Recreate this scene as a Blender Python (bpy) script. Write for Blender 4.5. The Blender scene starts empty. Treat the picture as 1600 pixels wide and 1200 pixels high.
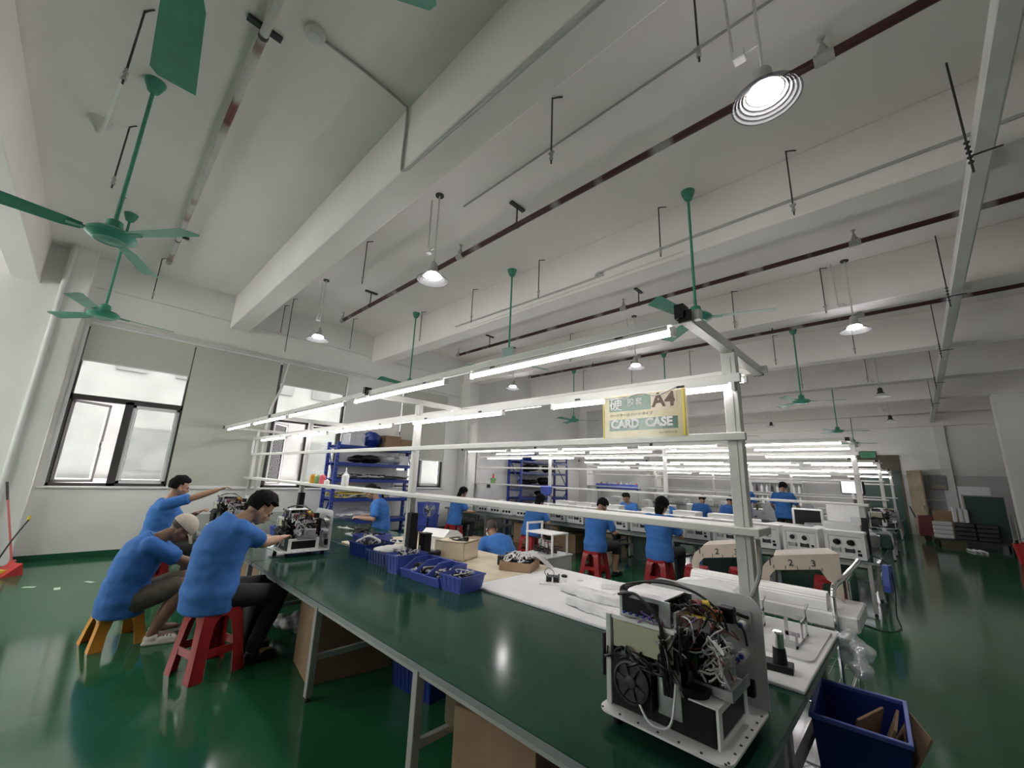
import bpy, bmesh, math, random
from mathutils import Vector, Matrix, noise
random.seed(7)
PI = math.pi
scene = bpy.context.scene
COL = scene.collection

# ---------------------------------------------------------------- camera
YAW, PITCH, ROLL = math.radians(44.583), math.radians(12.905), math.radians(2.232)
FOCAL_PX, EYE = 634.356, 1.7
cy, sy, cp, sp = math.cos(YAW), math.sin(YAW), math.cos(PITCH), math.sin(PITCH)
fw = Vector((-sy*cp, cy*cp, sp)); r0 = Vector((cy, sy, 0)); u0 = r0.cross(fw)
rt = math.cos(ROLL)*r0 + math.sin(ROLL)*u0; up = -math.sin(ROLL)*r0 + math.cos(ROLL)*u0
cam = bpy.data.objects.new('camera', bpy.data.cameras.new('camera')); COL.objects.link(cam)
cam.data.sensor_fit = 'HORIZONTAL'; cam.data.sensor_width = 36.0
cam.data.lens = 36.0*FOCAL_PX/1600.0
cam.data.clip_start = .05; cam.data.clip_end = 200
m3 = Matrix((rt, up, -fw)).transposed().to_4x4(); m3.translation = Vector((0, 0, EYE))
cam.matrix_world = m3
scene.camera = cam

# ---------------------------------------------------------------- daylight, exposure
world = bpy.data.worlds.new('overcast_sky'); scene.world = world; world.use_nodes = True
bg = world.node_tree.nodes['Background']
bg.inputs[0].default_value = (1.0, .955, .93, 1); bg.inputs[1].default_value = 3.0
vs = scene.view_settings
vs.view_transform = 'Standard'; vs.look = 'None'; vs.gamma = 1.0; vs.use_curve_mapping = False
vs.exposure = 1.83
scene.cycles.use_denoising = True
scene.cycles.max_bounces = 8; scene.cycles.diffuse_bounces = 4; scene.cycles.glossy_bounces = 3
scene.cycles.transparent_max_bounces = 12; scene.cycles.sample_clamp_indirect = 6
TUBE_E, LAMP_E, DIM_E = 8.6, 40.0, 1.0

# ---------------------------------------------------------------- materials
def mat(name, col, rough=.5, metal=0, nscale=0, namt=.12, bump=0, bscale=60, spec=.5, coat=0, rvar=0):
    m = bpy.data.materials.new(name); m.use_nodes = True
    nt = m.node_tree; b = nt.nodes['Principled BSDF']
    b.inputs['Base Color'].default_value = (*col, 1); b.inputs['Roughness'].default_value = rough
    b.inputs['Metallic'].default_value = metal; b.inputs['Specular IOR Level'].default_value = spec
    if coat: b.inputs['Coat Weight'].default_value = coat; b.inputs['Coat Roughness'].default_value = .08
    tc = nt.nodes.new('ShaderNodeTexCoord')
    def nz(s, det=4):
        n = nt.nodes.new('ShaderNodeTexNoise'); n.inputs['Scale'].default_value = s; n.inputs['Detail'].default_value = det
        nt.links.new(tc.outputs['Object'], n.inputs['Vector']); return n
    if nscale:
        n = nz(nscale); mx = nt.nodes.new('ShaderNodeMixRGB'); r = nt.nodes.new('ShaderNodeValToRGB')
        r.color_ramp.elements[0].position = .35; r.color_ramp.elements[1].position = .68
        nt.links.new(n.outputs['Fac'], r.inputs['Fac']); nt.links.new(r.outputs['Color'], mx.inputs['Fac'])
        mx.inputs[1].default_value = (*[c*(1-namt) for c in col], 1); mx.inputs[2].default_value = (*[min(1, c*(1+namt)) for c in col], 1)
        nt.links.new(mx.outputs[0], b.inputs['Base Color'])
        if rvar:
            mr = nt.nodes.new('ShaderNodeMapRange'); mr.inputs['To Min'].default_value = max(.02, rough-rvar); mr.inputs['To Max'].default_value = rough+rvar
            nt.links.new(n.outputs['Fac'], mr.inputs['Value']); nt.links.new(mr.outputs['Result'], b.inputs['Roughness'])
    if bump:
        n2 = nz(bscale, 3); bp = nt.nodes.new('ShaderNodeBump'); bp.inputs['Strength'].default_value = bump; bp.inputs['Distance'].default_value = .01
        nt.links.new(n2.outputs['Fac'], bp.inputs['Height']); nt.links.new(bp.outputs['Normal'], b.inputs['Normal'])
    return m
def emit(name, col, s):
    m = bpy.data.materials.new(name); m.use_nodes = True; nt = m.node_tree
    nt.nodes.remove(nt.nodes['Principled BSDF']); e = nt.nodes.new('ShaderNodeEmission')
    e.inputs[0].default_value = (*col, 1); e.inputs[1].default_value = s
    nt.links.new(e.outputs[0], nt.nodes['Material Output'].inputs[0]); return m
def clear(name, col=(1, 1, 1), gl=.08, rough=.02, milky=0.0):
    m = bpy.data.materials.new(name); m.use_nodes = True; nt = m.node_tree
    nt.nodes.remove(nt.nodes['Principled BSDF'])
    lw = nt.nodes.new('ShaderNodeLayerWeight'); lw.inputs['Blend'].default_value = .12
    t = nt.nodes.new('ShaderNodeBsdfTransparent'); t.inputs[0].default_value = (*col, 1)
    g = nt.nodes.new('ShaderNodeBsdfGlossy'); g.inputs['Roughness'].default_value = rough
    x = nt.nodes.new('ShaderNodeMixShader'); x.inputs[0].default_value = gl
    if name == 'window_glass': nt.links.new(lw.outputs['Fresnel'], x.inputs[0])
    nt.links.new(t.outputs[0], x.inputs[1]); nt.links.new(g.outputs[0], x.inputs[2]); o = x
    if milky:
        d = nt.nodes.new('ShaderNodeBsdfDiffuse'); d.inputs[0].default_value = (.85, .87, .9, 1)
        y = nt.nodes.new('ShaderNodeMixShader'); y.inputs[0].default_value = milky
        nt.links.new(x.outputs[0], y.inputs[1]); nt.links.new(d.outputs[0], y.inputs[2]); o = y
    nt.links.new(o.outputs[0], nt.nodes['Material Output'].inputs[0]); return m

M = {}
M['wall'] = mat('wall_paint', (.77, .765, .735), .75, nscale=.7, namt=.04, bump=.05, bscale=90)
M['ceil'] = mat('ceiling_paint', (.83, .79, .76), .85, nscale=.55, namt=.05, bump=.06, bscale=40)
M['floor'] = mat('green_epoxy', (.018, .10, .046), .115, nscale=.9, namt=.16, bump=.012, bscale=2.2, spec=.34)
M['wainscot'] = mat('grey_wainscot_paint', (.46, .46, .45), .7, nscale=1, namt=.05)
M['tape_scrap'] = mat('pale_green_tape', (.42, .55, .42), .6)
M['alu_grey'] = mat('mid_grey_paint', (.24, .24, .24), .5)
M['skirt'] = mat('green_skirting', (.012, .085, .04), .3)
M['mat_green'] = mat('green_rubber_mat', (.012, .050, .029), .13, nscale=2.5, namt=.15, spec=.13)
M['white_top'] = mat('white_foam_board', (.75, .75, .75), .5, nscale=5, namt=.04)
M['ply'] = mat('pale_plywood', (.63, .55, .41), .55, nscale=6, namt=.1)
M['steel_grey'] = mat('grey_powder_coat', (.40, .40, .38), .45, nscale=4, namt=.06)
M['frame'] = mat('aluminium_profile', (.58, .58, .55), .42, .1, nscale=3, namt=.05)
M['edge'] = mat('grey_edge_band', (.22, .25, .24), .4)
M['tube'] = emit('led_tube_light', (1.0, .955, .955), TUBE_E)
M['lamp'] = emit('highbay_light', (1.0, .95, .90), LAMP_E)
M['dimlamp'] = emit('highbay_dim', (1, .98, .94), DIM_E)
M['exit'] = emit('exit_sign_light', (.3, .8, .45), .045)
M['screenlit'] = emit('lit_screen', (.9, .95, 1), .33)
M['reflector'] = clear('ribbed_polycarbonate', (.50, .50, .56), .06, .2, .065)
M['glass'] = clear('window_glass', (.93, .96, .95), .07)
M['film'] = clear('clear_plastic_film', (.9, .92, .95), .22, .12, .25)
M['teal'] = mat('teal_enamel', (.055, .27, .185), .35, nscale=6, namt=.1)
M['red_pipe'] = mat('red_oxide_pipe', (.17, .035, .035), .5, nscale=2.2, namt=.55)
M['white_pipe'] = mat('white_plastic_pipe', (.66, .66, .63), .45, nscale=3, namt=.06)
M['patchy'] = None
M['dark'] = mat('dark_metal', (.035, .035, .035), .5)
M['black'] = mat('black_plastic', (.009, .009, .010), .42, nscale=12, namt=.2, spec=.25)
M['alu_dark'] = mat('dark_window_profile', (.055, .05, .048), .4)
M['white'] = mat('white_plastic', (.74, .74, .73), .4, nscale=4, namt=.03)
M['offwhite'] = mat('white_enamel_sheet', (.76, .76, .755), .38, nscale=5, namt=.04)
M['panel_grey'] = mat('grey_enamel_sheet', (.58, .58, .585), .42, nscale=5, namt=.05)
M['silver'] = mat('brushed_steel', (.55, .55, .55), .3, .85, nscale=30, namt=.1)
M['chrome'] = mat('chrome', (.8, .8, .8), .1, 1)
M['blind'] = mat('grey_blind_fabric', (.52, .525, .46), .85, nscale=20, namt=.03)
M['blue_bin'] = mat('blue_bin_plastic', (.075, .115, .45), .38, nscale=3, namt=.12)
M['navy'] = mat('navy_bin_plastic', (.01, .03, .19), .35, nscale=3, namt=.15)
M['rack_blue'] = mat('blue_rack_paint', (.012, .035, .24), .35, nscale=5, namt=.12)
M['shirt'] = mat('blue_shirt_cotton', (.042, .168, .50), .85, nscale=9, namt=.1, bump=.75, bscale=11)
M['skin'] = mat('skin', (.40, .235, .155), .5, nscale=14, namt=.08)
M['skin_dark'] = mat('tanned_skin', (.27, .15, .095), .5, nscale=14, namt=.1)
M['hair'] = mat('black_hair', (.009, .008, .008), .85, spec=.15, nscale=60, namt=.5, bump=.6, bscale=180)
M['stubble'] = mat('shaved_hair', (.045, .032, .027), .7, nscale=80, namt=.3)
M['pants'] = mat('black_trousers', (.013, .013, .016), .8, nscale=9, namt=.2, bump=.25, bscale=18)
M['shorts'] = mat('khaki_shorts', (.115, .10, .075), .85, nscale=9, namt=.12, bump=.25, bscale=18)
M['cap'] = mat('beige_cap_cotton', (.55, .49, .40), .8, nscale=20, namt=.08)
M['croc'] = mat('cream_foam_clog', (.72, .68, .58), .55)
M['lip'] = mat('lips', (.33, .13, .10), .5)
M['stool_red'] = mat('red_stool_plastic', (.34, .016, .022), .3, nscale=4, namt=.1)
M['stool_orange'] = mat('orange_stool_plastic', (.70, .30, .035), .3, nscale=4, namt=.08)
M['carton'] = mat('brown_cardboard', (.31, .205, .125), .8, nscale=5, namt=.1)
M['carton_in'] = mat('pale_cardboard', (.45, .37, .28), .8, nscale=5, namt=.08)
M['beige_sheet'] = mat('beige_painted_sheet', (.50, .43, .36), .5, nscale=5, namt=.05)
M['cream'] = mat('cream_cover', (.45, .43, .31), .45)
M['red'] = mat('red_plastic', (.5, .03, .03), .4)
M['yellow'] = mat('yellow_plastic', (.72, .55, .04), .45)
M['amber'] = mat('amber_liquid', (.62, .30, .03), .3)
M['green_liq'] = mat('green_liquid', (.18, .36, .14), .3)
M['pink_liq'] = mat('pink_liquid', (.66, .12, .16), .3)
M['blue_dark'] = mat('blue_component', (.02, .05, .35), .4)
M['purple'] = mat('purple_wire', (.16, .07, .3), .5)
M['wirew'] = mat('white_wire', (.62, .62, .60), .5)
M['wireb'] = mat('black_wire', (.016, .016, .016), .45)
M['wirer'] = mat('maroon_wire', (.22, .05, .05), .5)
M['pcb'] = mat('green_circuit_board', (.03, .12, .06), .5, nscale=30, namt=.3)
M['concrete'] = mat('weathered_render', (.165, .165, .162), .9, nscale=.8, namt=.16, bump=.2, bscale=6)
M['shade_grey'] = mat('dim_grey_render', (.105, .105, .105), .8, nscale=2, namt=.15)
M['concrete2'] = mat('pale_render', (.34, .34, .335), .9, nscale=.7, namt=.08)
M['brown'] = mat('brown_door_surround', (.10, .085, .06), .6, nscale=3, namt=.1)
M['wood_door'] = mat('pale_wood_door', (.36, .31, .22), .5, nscale=4, namt=.08)
M['paper'] = mat('aged_paper', (.60, .52, .33), .6, nscale=14, namt=.1)
M['pgreen'] = mat('printed_green', (.012, .115, .072), .5)
M['pbrown'] = mat('printed_brown', (.10, .05, .03), .5)
M['ppink'] = mat('printed_buff', (.62, .50, .40), .5)
M['foam'] = mat('white_foam', (.70, .70, .70), .7, nscale=15, namt=.05)
M['teal_board'] = mat('dark_teal_sheet', (.02, .06, .045), .4)
M['pinkred'] = mat('faded_red_handle', (.55, .13, .12), .5)
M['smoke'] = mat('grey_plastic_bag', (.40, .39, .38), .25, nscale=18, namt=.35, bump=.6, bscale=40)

def banded(name, c1, c2, scale, pos=.46):
    m = mat(name, c1, .5); nt = m.node_tree; b = nt.nodes['Principled BSDF']
    tc = nt.nodes.new('ShaderNodeTexCoord'); n = nt.nodes.new('ShaderNodeTexNoise'); n.inputs['Scale'].default_value = scale
    mp = nt.nodes.new('ShaderNodeMapping'); mp.inputs['Scale'].default_value = (1, .05, .05)
    r = nt.nodes.new('ShaderNodeValToRGB'); r.color_ramp.elements[0].position = pos; r.color_ramp.elements[1].position = pos+.08
    r.color_ramp.elements[0].color = (*c1, 1); r.color_ramp.elements[1].color = (*c2, 1)
    nt.links.new(tc.outputs['Object'], mp.inputs[0]); nt.links.new(mp.outputs[0], n.inputs['Vector'])
    nt.links.new(n.outputs['Fac'], r.inputs[0]); nt.links.new(r.outputs[0], b.inputs['Base Color']); return m
M['patchy'] = banded('pipe_red_and_white', (.15, .03, .035), (.55, .54, .51), 1.1, .40)
M['patchy2'] = banded('pipe_dark_and_grey', (.055, .014, .015), (.30, .29, .285), 1.6, .54)

# ---------------------------------------------------------------- geometry helpers
def rotz(a): return Matrix.Rotation(a, 3, 'Z')
def frame_of(d):
    d = Vector(d).normalized(); a = Vector((0, 0, 1)) if abs(d.z) < .9 else Vector((1, 0, 0))
    s = d.cross(a).normalized(); return s, d.cross(s).normalized()
def catmull(pts, k=5):
    P = [Vector(p) for p in pts]
    if len(P) < 3: return P
    out = []
    for i in range(len(P)-1):
        a, b, c, d = P[max(i-1, 0)], P[i], P[i+1], P[min(i+2, len(P)-1)]
        for j in range(k):
            t = j/k
            out.append(.5*((2*b)+(c-a)*t+(2*a-5*b+4*c-d)*t*t+(3*b-a-3*c+d)*t**3))
    out.append(P[-1]); return out
class MB:
    def __init__(s): s.bm = bmesh.new(); s.mi = 0
    def face(s, vs):
        try: f = s.bm.faces.new(vs); f.material_index = s.mi; return f
        except ValueError: return None
    def hexa(s, P):
        v = [s.bm.verts.new(p) for p in P]
        for q in ((3, 2, 1, 0), (4, 5, 6, 7), (0, 1, 5, 4), (1, 2, 6, 5), (2, 3, 7, 6), (3, 0, 4, 7)): s.face([v[i] for i in q])
        return v
    def box(s, x0, y0, z0, x1, y1, z1, bev=0, R=None, c=None, taper=None):
        x0, x1 = min(x0, x1), max(x0, x1); y0, y1 = min(y0, y1), max(y0, y1); z0, z1 = min(z0, z1), max(z0, z1)
        tx, ty = taper or (0, 0)
        P = [Vector(p) for p in ((x0, y0, z0), (x1, y0, z0), (x1, y1, z0), (x0, y1, z0),
             (x0+tx, y0+ty, z1), (x1-tx, y0+ty, z1), (x1-tx, y1-ty, z1), (x0+tx, y1-ty, z1))]
        if R is not None:
            c = Vector(c) if c is not None else Vector(((x0+x1)/2, (y0+y1)/2, (z0+z1)/2)); P = [c+R@(p-c) for p in P]
        v = s.hexa(P)
        if bev:
            es = list({e for q in v for e in q.link_edges})
            r = bmesh.ops.bevel(s.bm, geom=es, offset=bev, segments=1, profile=.5, affect='EDGES', clamp_overlap=True)
            for f in r['faces']: f.material_index = s.mi
        return s
    def ring(s, c, a, b, n, ph=0):
        return [s.bm.verts.new(c+a*math.cos(2*PI*i/n+ph)+b*math.sin(2*PI*i/n+ph)) for i in range(n)]
    def skin(s, rings, cap=True, close=False):
        n = len(rings[0])
        for A, B in zip(rings, rings[1:]+([rings[0]] if close else [])):
            for i in range(n): s.face([A[i], A[(i+1) % n], B[(i+1) % n], B[i]])
        if cap and not close: s.face(rings[0][::-1]); s.face(rings[-1])
    def cyl(s, p0, p1, r0, r1=None, n=12, cap=True):
        p0, p1 = Vector(p0), Vector(p1); r1 = r0 if r1 is None else r1
        a, b = frame_of(p1-p0); s.skin([s.ring(p0, a*r0, b*r0, n), s.ring(p1, a*r1, b*r1, n)], cap); return s
    def tube(s, pts, r, n=6, k=5, smooth=True):
        P = catmull(pts, k) if smooth else [Vector(p) for p in pts]
        rs = r if isinstance(r, (list, tuple)) else None
        rings = []; a = None
        for i, p in enumerate(P):
            d = (P[min(i+1, len(P)-1)]-P[max(i-1, 0)])
            if d.length < 1e-7: continue
            d.normalize()
            if a is None: a, b = frame_of(d)
            else:
                a = a-d*a.dot(d)
                if a.length < 1e-6: a, b = frame_of(d)
                a.normalize(); b = d.cross(a)
            q = r if rs is None else rs[0]+(rs[1]-rs[0])*i/(len(P)-1)
            rings.append(s.ring(p, a*q, b*q, n))
        if len(rings) > 1: s.skin(rings)
        return s
    def ball(s, c, r, n=12, m=8, R=None):
        r = (r, r, r) if not isinstance(r, (tuple, list)) else r
        c = Vector(c); rows = []
        def P(x, y, z):
            v = Vector((x*r[0], y*r[1], z*r[2])); return s.bm.verts.new(c+(R@v if R is not None else v))
        t = P(0, 0, 1); bt = P(0, 0, -1)
        for j in range(1, m):
            th = PI*j/m
            rows.append([P(math.sin(th)*math.cos(2*PI*i/n), math.sin(th)*math.sin(2*PI*i/n), math.cos(th)) for i in range(n)])
        for i in range(n):
            k = (i+1) % n
            s.face([t, rows[0][i], rows[0][k]]); s.face([bt, rows[-1][k], rows[-1][i]])
            for A, B in zip(rows, rows[1:]): s.face([A[i], B[i], B[k], A[k]])
        return s
    def lathe(s, prof, c=(0, 0, 0), n=20, cap=True, axis=None):
        c = Vector(c); ax = Vector(axis or (0, 0, 1)).normalized()
        a, b = (Vector((1, 0, 0)), Vector((0, 1, 0))) if axis is None else frame_of(ax)
        s.skin([s.ring(c+ax*z, a*max(r, 1e-4), b*max(r, 1e-4), n) for r, z in prof], cap); return s
    def prism(s, poly, o, u, v, d):
        """polygon (a,b) -> o + a*u + b*v, extruded by vector d"""
        o, u, v, d = Vector(o), Vector(u), Vector(v), Vector(d)
        A = [s.bm.verts.new(o+u*a+v*b) for a, b in poly]; B = [s.bm.verts.new(o+u*a+v*b+d) for a, b in poly]
        n = len(A); s.face(A[::-1]); s.face(B)
        for i in range(n): s.face([A[i], A[(i+1) % n], B[(i+1) % n], B[i]])
        return s
    def build(s, name, m, parent=None, smooth=True, loc=None, ang=.6):
        bmesh.ops.recalc_face_normals(s.bm, faces=s.bm.faces[:])
        me = bpy.data.meshes.new(name); s.bm.to_mesh(me); s.bm.free()
        for q in (m if isinstance(m, (list, tuple)) else [m]): me.materials.append(q)
        if smooth:
            me.shade_smooth(); me.set_sharp_from_angle(angle=ang)
        o = bpy.data.objects.new(name, me); COL.objects.link(o)
        if loc is not None: o.location = loc
        if parent is not None: o.parent = parent
        return o
def rrect(x0, y0, x1, y1, r, n=5, corners=(1, 1, 1, 1)):
    out = []
    for k, (cx, cy_, a0) in enumerate(((x1-r, y1-r, 0), (x0+r, y1-r, 90), (x0+r, y0+r, 180), (x1-r, y0+r, 270))):
        if not corners[k]:
            out.append(((x1, x0, x0, x1)[k], (y1, y1, y0, y0)[k])); continue
        for i in range(n+1):
            a = math.radians(a0+90*i/n); out.append((cx+r*math.cos(a), cy_+r*math.sin(a)))
    return out
def tag(o, label, cat, group=None, kind=None):
    if label: o['label'] = label
    if cat: o['category'] = cat
    if group: o['group'] = group
    if kind: o['kind'] = kind
    return o
def thing(name, label, cat, loc=(0, 0, 0), rz=0, group=None):
    o = bpy.data.objects.new(name, None); COL.objects.link(o); o.empty_display_size = .1
    o.location = loc; o.rotation_euler = (0, 0, rz); return tag(o, label, cat, group)
def struct(o): o['kind'] = 'structure'; return o
KIDS = {}
def kids(o): return [c for c in bpy.data.objects if c.parent == o]
def copy_tree(o, loc, rz=None, label=None, group=None, scale=None):
    def rec(q, par):
        c = q.copy(); COL.objects.link(c)
        if par is not None: c.parent = par
        for k in kids(q): rec(k, c)
        return c
    c = rec(o, None); c.location = loc
    if rz is not None: c.rotation_euler = (0, 0, rz)
    if scale is not None: c.scale = scale
    if label: c['label'] = label
    if group: c['group'] = group
    return c
ORD = ['first', 'second', 'third', 'fourth', 'fifth', 'sixth', 'seventh', 'eighth', 'ninth', 'tenth', 'eleventh', 'twelfth']
def glyphs(txt, size, m, name, parent, o, u, v, depth=.0008, align='LEFT', bold=0):
    """solid letters standing on the plane o + a*u + b*v"""
    cu = bpy.data.curves.new('letters', 'FONT'); cu.body = txt; cu.size = size; cu.extrude = depth; cu.align_x = align; cu.offset = bold
    cu.resolution_u = 3
    t = bpy.data.objects.new('letters', cu); COL.objects.link(t)
    bpy.context.view_layer.update()
    me = bpy.data.meshes.new_from_object(t.evaluated_get(bpy.context.evaluated_depsgraph_get()))
    bpy.data.objects.remove(t); bpy.data.curves.remove(cu)
    u, v, o = Vector(u).normalized(), Vector(v).normalized(), Vector(o); w = u.cross(v)
    for p in me.vertices: p.co = o+u*p.co.x+v*p.co.y+w*p.co.z
    me.name = name; me.materials.clear(); me.materials.append(m)
    ob = bpy.data.objects.new(name, me); COL.objects.link(ob); ob.parent = parent; return ob
# ================================================================ THE ROOM
WX, CEIL, FARY, RX = -10.93, 5.6, 25.0, 3.05
b = MB(); b.box(WX-.3, -6.2, -.12, RX+.2, FARY+.2, 0); struct(b.build('floor', M['floor'], smooth=False))
b = MB(); b.box(WX-.3, -6.2, CEIL, RX+.2, FARY+.2, CEIL+.15); struct(b.build('ceiling', M['ceil'], smooth=False))
# window wall with two openings
b = MB(); W0 = WX-.24
b.box(W0, -6.2, 0, WX, FARY, 1.23); b.box(W0, -6.2, 4.24, WX, FARY, CEIL)
b.box(W0, -6.2, 1.23, WX, -5.5, 4.24); b.box(W0, -1.75, 1.23, WX, -.45, 4.24); b.box(W0, 4.66, 1.23, WX, 6.33, 4.24); b.box(W0, 8.07, 1.23, WX, FARY, 4.24)
b.box(W0, 6.33, 1.23, WX, 8.07, 1.27)
struct(b.build('wall_left', M['wall'], smooth=False))
b = MB(); b.box(W0, FARY, 0, RX+.2, FARY+.2, CEIL); struct(b.build('wall_back', M['wall'], smooth=False))
b = MB(); b.box(RX, -6.2, 0, RX+.2, FARY, CEIL); struct(b.build('wall_right', M['wall'], smooth=False))
b = MB(); b.box(W0, -6.2, 0, RX, -6.0, 2.0); b.box(W0, -6.2, 4.25, RX, -6.0, CEIL); b.box(W0, -6.2, 1.2, -10.2, -6.0, 4.25); b.box(-4.9, -6.2, 1.2, RX, -6.0, 4.25)
for x in (-7.3,): b.box(x-.3, -6.2, 1.2, x+.3, -6, 4.25)
struct(b.build('wall_front', M['wall'], smooth=False))
b = MB(); b.box(WX, -.55, 0, WX+.012, 8.55, .1); struct(b.build('baseboard_left', M['skirt'], smooth=False))
b = MB(); b.box(WX, FARY-.02, 0, RX, FARY, 2.45); struct(b.build('trim_90', M['wainscot'], smooth=False))
b = MB(); b.box(RX-.02, -6, 0, RX, FARY, 2.45); struct(b.build('trim_91', M['wainscot'], smooth=False))
b = MB(); b.box(-.1, FARY-.032, 0, RX, FARY-.02, .1); struct(b.build('baseboard_back', M['skirt'], smooth=False))
trim_no = [0]
def trim(bm_, m): trim_no[0] += 1; return struct(bm_.build('trim_%d' % trim_no[0], m, smooth=False))
# beams across the ceiling
for y0, y1 in ((-1.52, -1.18), (1.74, 2.1), (5.24, 5.62), (8.66, 9.04), (12.2, 12.58), (15.7, 16.08), (19.2, 19.58), (22.7, 23.08)):
    b = MB(); b.box(WX, y0, 4.79, RX, y1, CEIL, .012); trim(b, M['ceil'])
# columns
b = MB(); b.box(WX, -.92, 0, WX+.26, -.56, CEIL, .01); trim(b, M['wall'])
b = MB(); b.box(WX, 8.62, 0, WX+.42, 9.08, 4.79, .01); trim(b, M['wall'])
for y in (15.65, 22.65):
    b = MB(); b.box(WX, y, 0, WX+.42, y+.48, 4.79, .01); trim(b, M['wall'])
for y in (12.15, 19.3):
    b = MB(); b.box(2.02 if y > 19 else 2.5, y, 0, RX, y+.5, 4.79, .01); trim(b, M['wall'])
b = MB(); b.box(.78, FARY-.16, 0, 1.12, FARY, CEIL, .01); trim(b, M['wall'])
b = MB(); b.box(WX, FARY-.3, 4.5, RX, FARY, CEIL, .01); trim(b, M['ceil'])
# sill ledge
for y0, y1, z in ((-5.55, -1.7, 1.23), (-.52, 4.72, 1.23), (6.28, 8.12, 1.27)):
    b = MB(); b.box(WX-.2, y0, z-.03, WX+.035, y1, z+.005, .005); trim(b, M['white'])
for y in (-.45, 4.66, 6.33, 8.07):   # bright plaster reveals
    s = 1 if y in (-.45, 6.33) else -1
    b = MB(); b.box(WX-.02, y-.025*s, 1.25, WX+.02, y+.02*s, 4.24); trim(b, M['white'])

# ---------------------------------------------------------------- windows
def window(n, y0, y1, z0, open_l=0, open_r=0):
    x0, x1, zt, tr, ym = WX-.17, WX-.09, 4.22, 2.86, (y0+y1)/2
    f = MB(); w = .055
    for a, c, d, e in ((y0, y1, z0, z0+w), (y0, y1, zt-w, zt), (y0, y0+w, z0, zt), (y1-w, y1, z0, zt), (y0, y1, tr-.05, tr+.05), (ym-.06, ym+.06, z0, tr)):
        f.box(x0, a, d, x1, c, e)
    fr = struct(f.build('window_%d' % n, M['alu_dark'], smooth=False))
    p = MB(); p.box(x0+.03, y0+w, tr+.05, x0+.036, y1-w, zt-w); p.build('pane', M['glass'], fr, smooth=False)
    for a, c, ang, hinge in ((y0+w, ym-.06, open_l, 0), (ym+.06, y1-w, open_r, 1)):
        hy = a if hinge == 0 else c; L = c-a; s = 1 if hinge == 0 else -1
        sh = MB(); zz0, zz1, t = z0+w, tr-.05, .05
        def bar(ya, yb, za, zb): sh.box(-.02, s*ya, za, .02, s*yb, zb)
        bar(0, L, zz0, zz0+t); bar(0, L, zz1-t, zz1); bar(0, t, zz0, zz1); bar(L-t, L, zz0, zz1)
        so = sh.build('sash', M['alu_dark'] if ang else M['offwhite'], fr, smooth=False, loc=(x0+.04, hy, 0))
        so.rotation_euler = (0, 0, s*ang)
        q = MB(); q.box(-.003, s*t, zz0+t, .003, s*(L-t), zz1-t); q.build('pane', M['glass'], so, smooth=False)
        q = MB(); q.box(.02, s*(L-.04), (zz0+zz1)/2-.02, .035, s*(L-.01), (zz0+zz1)/2+.02); q.box(.035, s*(L-.035), (zz0+zz1)/2-.1, .05, s*(L-.015), (zz0+zz1)/2+.02)
        q.build('handle', M['white'], so, smooth=False)
        q = MB(); i0, i1 = t+.004, L-t-.004
        for ya, yb, za, zb in ((i0, i1, zz0+t, zz0+t+.02), (i0, i1, zz1-t-.02, zz1-t), (i0, i0+.02, zz0+t, zz1-t), (i1-.02, i1, zz0+t, zz1-t)):
            q.box(.004, s*ya, za, .024, s*yb, zb)
        q.build('glazing_bead', M['white'], so, smooth=False)
    return fr
def added_window(n, x0, x1):  # unseen windows added behind the camera, sized to light the left side
    f = MB()
    for a, c, d, e in ((x0, x1, 2.0, 2.06), (x0, x1, 4.19, 4.25), (x0, x0+.06, 2.0, 4.25), (x1-.06, x1, 2.0, 4.25), ((x0+x1)/2-.05, (x0+x1)/2+.05, 2.0, 4.25)): f.box(a, -6.15, d, c, -6.08, e)
    f = struct(f.build('window_%d' % n, M['alu_dark'], smooth=False)); g = MB(); g.box(x0+.05, -6.12, 1.25, x1-.05, -6.114, 4.2); g.build('pane', M['glass'], f, smooth=False)
for i, (x0, x1) in enumerate(((-10.2, -7.6), (-7.0, -4.9))): added_window(7+i, x0, x1)
window(1, -.45, 1.25, 1.24, math.radians(42), 0)
window(2, 1.25, 2.95, 1.24, 0, 0)
window(3, 2.95, 4.66, 1.24, math.radians(48), math.radians(30))
window(4, 6.33, 8.07, 1.28, 0, 0)
window(5, -5.5, -3.62, 1.24, 0, 0)
window(6, -3.62, -1.75, 1.24, 0, 0)

# roller blinds
def blind(y0, y1, zb, label, x=WX+.03):
    t = thing('roller_blind', label, 'blind', (x, (y0+y1)/2, 4.27), 0, 'roller blinds on the window wall')
    h = (y1-y0)/2-.012
    b = MB()
    n = 10
    P = [(0, -h, .0), (0, h, .0)]
    b.box(-.0015, -h, zb-4.27, .0015, h, 0); b.build('fabric', M['blind'], t, smooth=False)
    b = MB(); b.cyl((-.005, -h, 0), (-.005, h, 0), .028, n=14); b.build('roller_tube', M['white'], t)
    b = MB(); b.box(-.008, -h, zb-4.27-.025, .008, h, zb-4.27, .003); b.build('bottom_bar', M['white'], t)
    b = MB(); b.tube([(.01, h, -.02), (.012, h+.005, (zb-4.27)*.5), (.01, h, zb-4.27-.1)], .003, 5); b.build('pull_cord', M['white'], t)
blind(-.42, 1.2, 3.55, 'grey roller blind pulled a third down over the window nearest the broom')
blind(1.205, 2.91, 1.27, 'grey roller blind fully lowered to the sill between two open windows')
blind(2.95, 4.6, 3.72, 'short grey roller blind rolled up high above the half-open middle window')
blind(6.36, 8.04, 2.12, 'grey roller blind lowered behind the blue rack, window strip below')
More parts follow.
